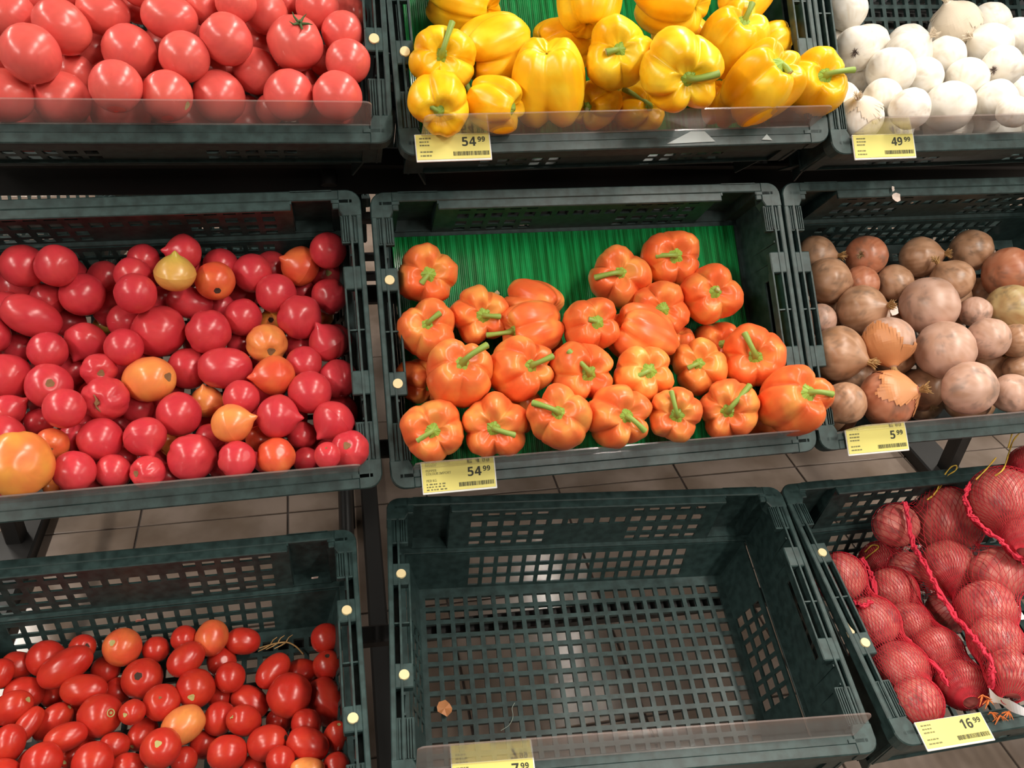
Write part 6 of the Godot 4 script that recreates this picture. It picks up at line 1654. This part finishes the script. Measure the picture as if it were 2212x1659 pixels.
func fill_middle_right_crate():
	onion("N", 258, Vector3(0.764, 0.821, -1.1631), Vector3(0.615, 0.35, 0.707), 0.0332, 1, 0, "brown onion in the left back corner with a long dry neck", "brown onions in the middle right crate")
	onion("N", 259, Vector3(0.7562, 0.8088, -1.0987), Vector3(0.991, -0.046, 0.127), 0.0363, 0, 0, "pale brown onion with fine dark streaks against the left wall", "brown onions in the middle right crate")
	onion("C", 260, Vector3(0.8451, 0.8267, -1.1481), Vector3(0.725, -0.372, -0.58), 0.0337, 0, 1, "coppery red onion with a dark torn scar near the back wall", "brown onions in the middle right crate")
	onion("C", 261, Vector3(0.8181, 0.802, -1.1007), Vector3(0.973, 0.11, -0.201), 0.0284, 0, 0, "pinkish brown onion just below the coppery scarred one", "brown onions in the middle right crate")
	onion("N", 262, Vector3(0.8868, 0.794, -1.1139), Vector3(0.558, -0.83, -0.003), 0.0304, 0, 0, "dull brown onion in the hollow below the white scraps", "brown onions in the middle right crate")
	onion("N", 263, Vector3(0.9485, 0.8214, -1.1494), Vector3(0.524, 0.489, 0.697), 0.034, 1, 0, "brown onion by the back wall with a stringy neck to the right", "brown onions in the middle right crate")
	onion("N", 264, Vector3(1.0514, 0.8248, -1.1631), Vector3(0.654, -0.745, -0.133), 0.0355, 0, 0, "shaded brown onion furthest back at the right", "brown onions in the middle right crate")
	onion("N", 265, Vector3(0.9704, 0.8095, -1.088), Vector3(-0.654, 0.642, -0.4), 0.0349, 1, 0, "tan onion with a glossy pink side, upper middle of the pile", "brown onions in the middle right crate")
	onion("C", 266, Vector3(1.0762, 0.8174, -1.0937), Vector3(0.943, -0.258, -0.209), 0.0417, 0, 0, "big copper coloured onion at the right edge, upper part", "brown onions in the middle right crate")
	onion("N", 267, Vector3(0.7879, 0.7901, -1.039), Vector3(0.416, 0.533, 0.737), 0.0374, 1, 1, "light brown onion with a grey scar and a short twisted neck", "brown onions in the middle right crate")
	onion("P", 268, Vector3(0.9085, 0.7895, -1.0445), Vector3(0.729, -0.664, -0.165), 0.0457, 0, 0, "largest pale onion smudged with grey, centre of the pile", "brown onions in the middle right crate")
	onion("P", 269, Vector3(0.9851, 0.7828, -1.031), Vector3(0.767, 0.215, -0.604), 0.0247, 0, 0, "small pale onion wedged right of the largest pale one", "brown onions in the middle right crate")
	onion("N", 270, Vector3(1.0652, 0.7637, -1.1271), Vector3(0.738, 0.13, -0.662), 0.0258, 0, 0, "hidden brown onion just down and to the right of the onion with a glossy side", "brown onions in the middle right crate")
	onion("G", 271, Vector3(1.047, 0.7872, -1.0283), Vector3(0.924, -0.342, -0.172), 0.0399, 0, 0, "greenish tan onion at the right edge", "brown onions in the middle right crate")
	onion("P", 272, Vector3(0.7204, 0.7756, -1.0369), Vector3(0.944, 0.223, -0.242), 0.0247, 0, 0, "small pale onion half hidden by the crate rim", "brown onions in the middle right crate")
	onion("N", 273, Vector3(0.7224, 0.7537, -0.9726), Vector3(0.552, 0.17, 0.816), 0.0416, 1, 0, "pinkish brown onion by the left wall with a frayed neck pointing right", "brown onions in the middle right crate")
	onion("P", 274, Vector3(0.7969, 0.7734, -0.9695), Vector3(-0.085, -0.56, 0.824), 0.0385, 1, 2, "onion with shiny pink flesh showing through torn brown skin", "brown onions in the middle right crate")
	onion("N", 275, Vector3(0.8073, 0.7369, -1.0484), Vector3(0.991, -0.07, 0.118), 0.0226, 0, 0, "half hidden brown onion just below the onion with two knobs", "brown onions in the middle right crate")
	onion("P", 276, Vector3(0.8969, 0.7572, -0.9645), Vector3(0.534, -0.83, -0.159), 0.0448, 0, 0, "big round pinkish onion in the second row from the front", "brown onions in the middle right crate")
	onion("P", 277, Vector3(0.9701, 0.7705, -0.9701), Vector3(0.149, -0.243, -0.958), 0.0319, 0, 0, "pale wrinkled onion right of the big round pinkish one", "brown onions in the middle right crate")
	onion("N", 278, Vector3(1.0249, 0.7625, -0.9739), Vector3(0.987, -0.022, -0.162), 0.0265, 0, 0, "brown onion just below the greenish onion", "brown onions in the middle right crate")
	onion("N", 279, Vector3(1.0287, 0.7029, -1.0049), Vector3(-0.157, 0.757, 0.634), 0.0321, 1, 0, "half hidden brown onion just up and to the right of the smooth greyish front onion", "brown onions in the middle right crate")
	onion("C", 280, Vector3(0.779, 0.7159, -0.9058), Vector3(0.544, 0.639, 0.544), 0.0414, 1, 2, "copper onion with torn papery skin in the front row above the price card", "brown onions in the middle right crate")
	onion("N", 281, Vector3(0.8866, 0.6816, -0.9681), Vector3(-0.097, 0.323, -0.941), 0.0355, 0, 1, "brown onion with a shaggy root tuft, behind the torn papery one", "brown onions in the middle right crate")
	onion("P", 282, Vector3(0.8913, 0.7407, -0.8867), Vector3(-0.066, -0.272, -0.96), 0.0389, 0, 0, "smooth greyish onion in the front row", "brown onions in the middle right crate")
	onion("P", 283, Vector3(0.984, 0.7155, -0.9009), Vector3(0.243, -0.97, -0.01), 0.0302, 0, 0, "onion with small nicks at the right end of the front row", "brown onions in the middle right crate")
	onion("N", 284, Vector3(0.7069, 0.7146, -0.901), Vector3(-0.73, -0.555, 0.4), 0.0302, 1, 0, "onion with a ragged neck at the left front corner beside the orange pepper", "brown onions in the middle right crate")
	onion("N", 285, Vector3(1.0364, 0.7209, -0.9575), Vector3(1, -0.015, -0.01), 0.0223, 0, 0, "half hidden brown onion further right of the smooth greyish front onion", "brown onions in the middle right crate")
	onion("N", 396, Vector3(0.9527, 0.6769, -0.9424), Vector3(0.639, -0.748, -0.179), 0.0347, 0, 0, "brown onion lying underneath, seen only in the gaps of the middle right pile", "underneath layer, brown onions in the middle right crate")
	onion("N", 397, Vector3(0.7128, 0.6647, -0.9474), Vector3(0.863, -0.221, -0.454), 0.0347, 0, 0, "brown onion lying underneath, seen only in the gaps of the middle right pile", "underneath layer, brown onions in the middle right crate")
	onion("N", 398, Vector3(0.7717, 0.7005, -0.9814), Vector3(0.245, -0.16, -0.956), 0.0347, 0, 0, "brown onion lying underneath, seen only in the gaps of the middle right pile", "underneath layer, brown onions in the middle right crate")
	onion("N", 399, Vector3(0.8208, 0.6665, -0.9491), Vector3(0.704, -0.009, -0.71), 0.0347, 0, 0, "brown onion lying underneath, seen only in the gaps of the middle right pile", "underneath layer, brown onions in the middle right crate")
	onion("N", 400, Vector3(1.0607, 0.6704, -0.9528), Vector3(0.213, -0.48, -0.851), 0.0347, 0, 0, "brown onion lying underneath, seen only in the gaps of the middle right pile", "underneath layer, brown onions in the middle right crate")
	onion("N", 401, Vector3(0.8549, 0.7197, -1.0162), Vector3(0.887, -0.369, -0.279), 0.0347, 0, 0, "brown onion lying underneath, seen only in the gaps of the middle right pile", "underneath layer, brown onions in the middle right crate")
	onion("N", 403, Vector3(0.7229, 0.701, -1.0315), Vector3(0.153, -0.198, -0.968), 0.0347, 0, 0, "brown onion lying underneath, seen only in the gaps of the middle right pile", "underneath layer, brown onions in the middle right crate")
	onion("N", 404, Vector3(0.9618, 0.7398, -1.0683), Vector3(0.855, -0.468, -0.223), 0.0347, 0, 0, "brown onion lying underneath, seen only in the gaps of the middle right pile", "underneath layer, brown onions in the middle right crate")
	onion("N", 405, Vector3(1.0007, 0.6446, -0.978), Vector3(0.157, -0.627, -0.763), 0.0347, 0, 0, "brown onion lying underneath, seen only in the gaps of the middle right pile", "underneath layer, brown onions in the middle right crate")
	onion("N", 407, Vector3(0.7213, 0.745, -1.0898), Vector3(0.823, -0.45, -0.346), 0.0347, 0, 0, "brown onion lying underneath, seen only in the gaps of the middle right pile", "underneath layer, brown onions in the middle right crate")
	onion("N", 408, Vector3(0.7608, 0.6325, -0.983), Vector3(0.852, -0.44, -0.284), 0.0347, 0, 0, "brown onion lying underneath, seen only in the gaps of the middle right pile", "underneath layer, brown onions in the middle right crate")
	onion("N", 409, Vector3(0.8655, 0.7386, -1.0838), Vector3(0.807, -0.53, -0.26), 0.0347, 0, 0, "brown onion lying underneath, seen only in the gaps of the middle right pile", "underneath layer, brown onions in the middle right crate")
	onion("N", 411, Vector3(0.7831, 0.6768, -1.0416), Vector3(0.8, -0.058, -0.597), 0.0347, 0, 0, "brown onion lying underneath, seen only in the gaps of the middle right pile", "underneath layer, brown onions in the middle right crate")
	onion("N", 412, Vector3(0.793, 0.7466, -1.1079), Vector3(0.678, -0.671, -0.3), 0.0347, 0, 0, "brown onion lying underneath, seen only in the gaps of the middle right pile", "underneath layer, brown onions in the middle right crate")
	onion("N", 414, Vector3(0.9285, 0.6356, -1.0026), Vector3(0.56, -0.797, -0.226), 0.0347, 0, 0, "brown onion lying underneath, seen only in the gaps of the middle right pile", "underneath layer, brown onions in the middle right crate")
	onion("N", 415, Vector3(1.0087, 0.7588, -1.1195), Vector3(0.154, -0.369, -0.916), 0.0347, 0, 0, "brown onion lying underneath, seen only in the gaps of the middle right pile", "underneath layer, brown onions in the middle right crate")
	onion("N", 417, Vector3(0.8791, 0.6701, -1.0518), Vector3(0.78, -0.586, -0.22), 0.0347, 0, 0, "brown onion lying underneath, seen only in the gaps of the middle right pile", "underneath layer, brown onions in the middle right crate")
	onion("N", 418, Vector3(0.9364, 0.7581, -1.1353), Vector3(0.101, -0.537, -0.837), 0.0347, 0, 0, "brown onion lying underneath, seen only in the gaps of the middle right pile", "underneath layer, brown onions in the middle right crate")
	onion("N", 419, Vector3(0.9754, 0.663, -1.045), Vector3(0.806, 0.016, -0.592), 0.0347, 0, 0, "brown onion lying underneath, seen only in the gaps of the middle right pile", "underneath layer, brown onions in the middle right crate")

func fill_bottom_right_crate():
	onion("R", 286, Vector3(0.9407, 0.4897, -0.8673), Vector3(0.876, -0.369, 0.31), 0.0544, 0, 0, "topmost large red onion in the big front net bag", "red onions in net bags", "A")
	onion("R", 287, Vector3(0.8444, 0.4957, -0.8619), Vector3(0.162, -0.112, -0.98), 0.0345, 0, 0, "red onion peeping out left of the seam at the top of the big net bag", "red onions in net bags", "A")
	onion("R", 288, Vector3(0.8925, 0.4766, -0.7836), Vector3(0.241, -0.275, -0.931), 0.0416, 0, 0, "red onion under the topmost one in the big front net bag", "red onions in net bags", "A")
	onion("R", 289, Vector3(0.929, 0.5103, -0.7338), Vector3(0.205, -0.979, 0.017), 0.0389, 0, 0, "red onion at the right shoulder of the big front net bag", "red onions in net bags", "A")
	onion("R", 290, Vector3(0.8597, 0.4366, -0.8201), Vector3(0.905, -0.398, 0.152), 0.03, 0, 0, "red onion left of the seam, halfway down the big net bag", "red onions in net bags", "A")
	onion("R", 291, Vector3(0.8787, 0.4976, -0.6842), Vector3(0.633, -0.761, 0.143), 0.0409, 0, 0, "wide red onion in the lower middle of the big net bag", "red onions in net bags", "A")
	onion("R", 292, Vector3(0.9014, 0.4111, -0.7555), Vector3(0.916, 0.081, -0.392), 0.0337, 0, 0, "red onion squeezed behind the seam of the big net bag", "red onions in net bags", "A")
	onion("R", 293, Vector3(0.8469, 0.5064, -0.6251), Vector3(0.331, -0.884, 0.329), 0.0336, 0, 0, "red onion near the bottom of the big net bag", "red onions in net bags", "A")
	onion("R", 294, Vector3(0.8272, 0.5119, -0.5694), Vector3(0.988, 0.053, 0.148), 0.0304, 0, 0, "lowest red onion of the big net bag, above the white tag", "red onions in net bags", "A")
	onion("R", 295, Vector3(0.9747, 0.5723, -0.8182), Vector3(0.686, 0.1, -0.72), 0.0525, 0, 0, "largest red onion in the upper net bag with yellow ties", "red onions in net bags", "B")
	onion("R", 296, Vector3(0.9549, 0.5736, -0.7383), Vector3(-0.007, -0.386, -0.922), 0.0334, 0, 0, "red onion under the largest one in the upper net bag", "red onions in net bags", "B")
	onion("R", 297, Vector3(1.0797, 0.569, -0.8931), Vector3(0.883, -0.381, 0.274), 0.0336, 0, 0, "red onion at the very top of the upper net bag", "red onions in net bags", "B")
	onion("R", 298, Vector3(0.8517, 0.4059, -0.8649), Vector3(-0.196, -0.622, -0.758), 0.0354, 0, 0, "topmost dark red onion in the shaded rear net bag", "red onions in net bags", "C")
	onion("R", 299, Vector3(0.8101, 0.4337, -0.7822), Vector3(0.475, -0.212, -0.854), 0.0379, 0, 0, "second dark red onion from the top in the shaded rear bag", "red onions in net bags", "C")
	onion("R", 300, Vector3(0.7974, 0.4371, -0.7173), Vector3(0.336, -0.781, 0.526), 0.0342, 0, 0, "third dark red onion from the top in the shaded rear bag", "red onions in net bags", "C")
	onion("R", 301, Vector3(0.8004, 0.4517, -0.6565), Vector3(0.247, -0.969, -0.007), 0.034, 0, 0, "fourth dark red onion from the top in the shaded rear bag", "red onions in net bags", "C")
	onion("R", 302, Vector3(0.7941, 0.4613, -0.5959), Vector3(0.879, -0.464, 0.112), 0.0318, 0, 0, "lowest dark red onion in the shaded rear net bag", "red onions in net bags", "C")
	onion("R", 303, Vector3(0.7103, 0.4771, -0.784), Vector3(0.039, -0.585, -0.81), 0.0363, 0, 0, "topmost red onion in the net bag by the crate rim", "red onions in net bags", "D")
	onion("R", 304, Vector3(0.7287, 0.4594, -0.7113), Vector3(0.24, -0.97, -0.026), 0.0367, 0, 0, "second red onion from the top in the net bag by the rim", "red onions in net bags", "D")
	onion("R", 305, Vector3(0.7329, 0.4465, -0.6387), Vector3(0.628, -0.639, 0.444), 0.0387, 0, 0, "largest red onion in the net bag by the crate rim", "red onions in net bags", "D")
	onion("R", 306, Vector3(0.7123, 0.4639, -0.577), Vector3(0.995, 0.09, -0.052), 0.0321, 0, 0, "lowest red onion in the net bag by the crate rim", "red onions in net bags", "D")
	onion("R", 307, Vector3(0.7387, 0.3931, -0.6848), Vector3(0.005, -0.893, -0.449), 0.0355, 0, 0, "red onion behind the others in the net bag by the rim", "red onions in net bags", "D")
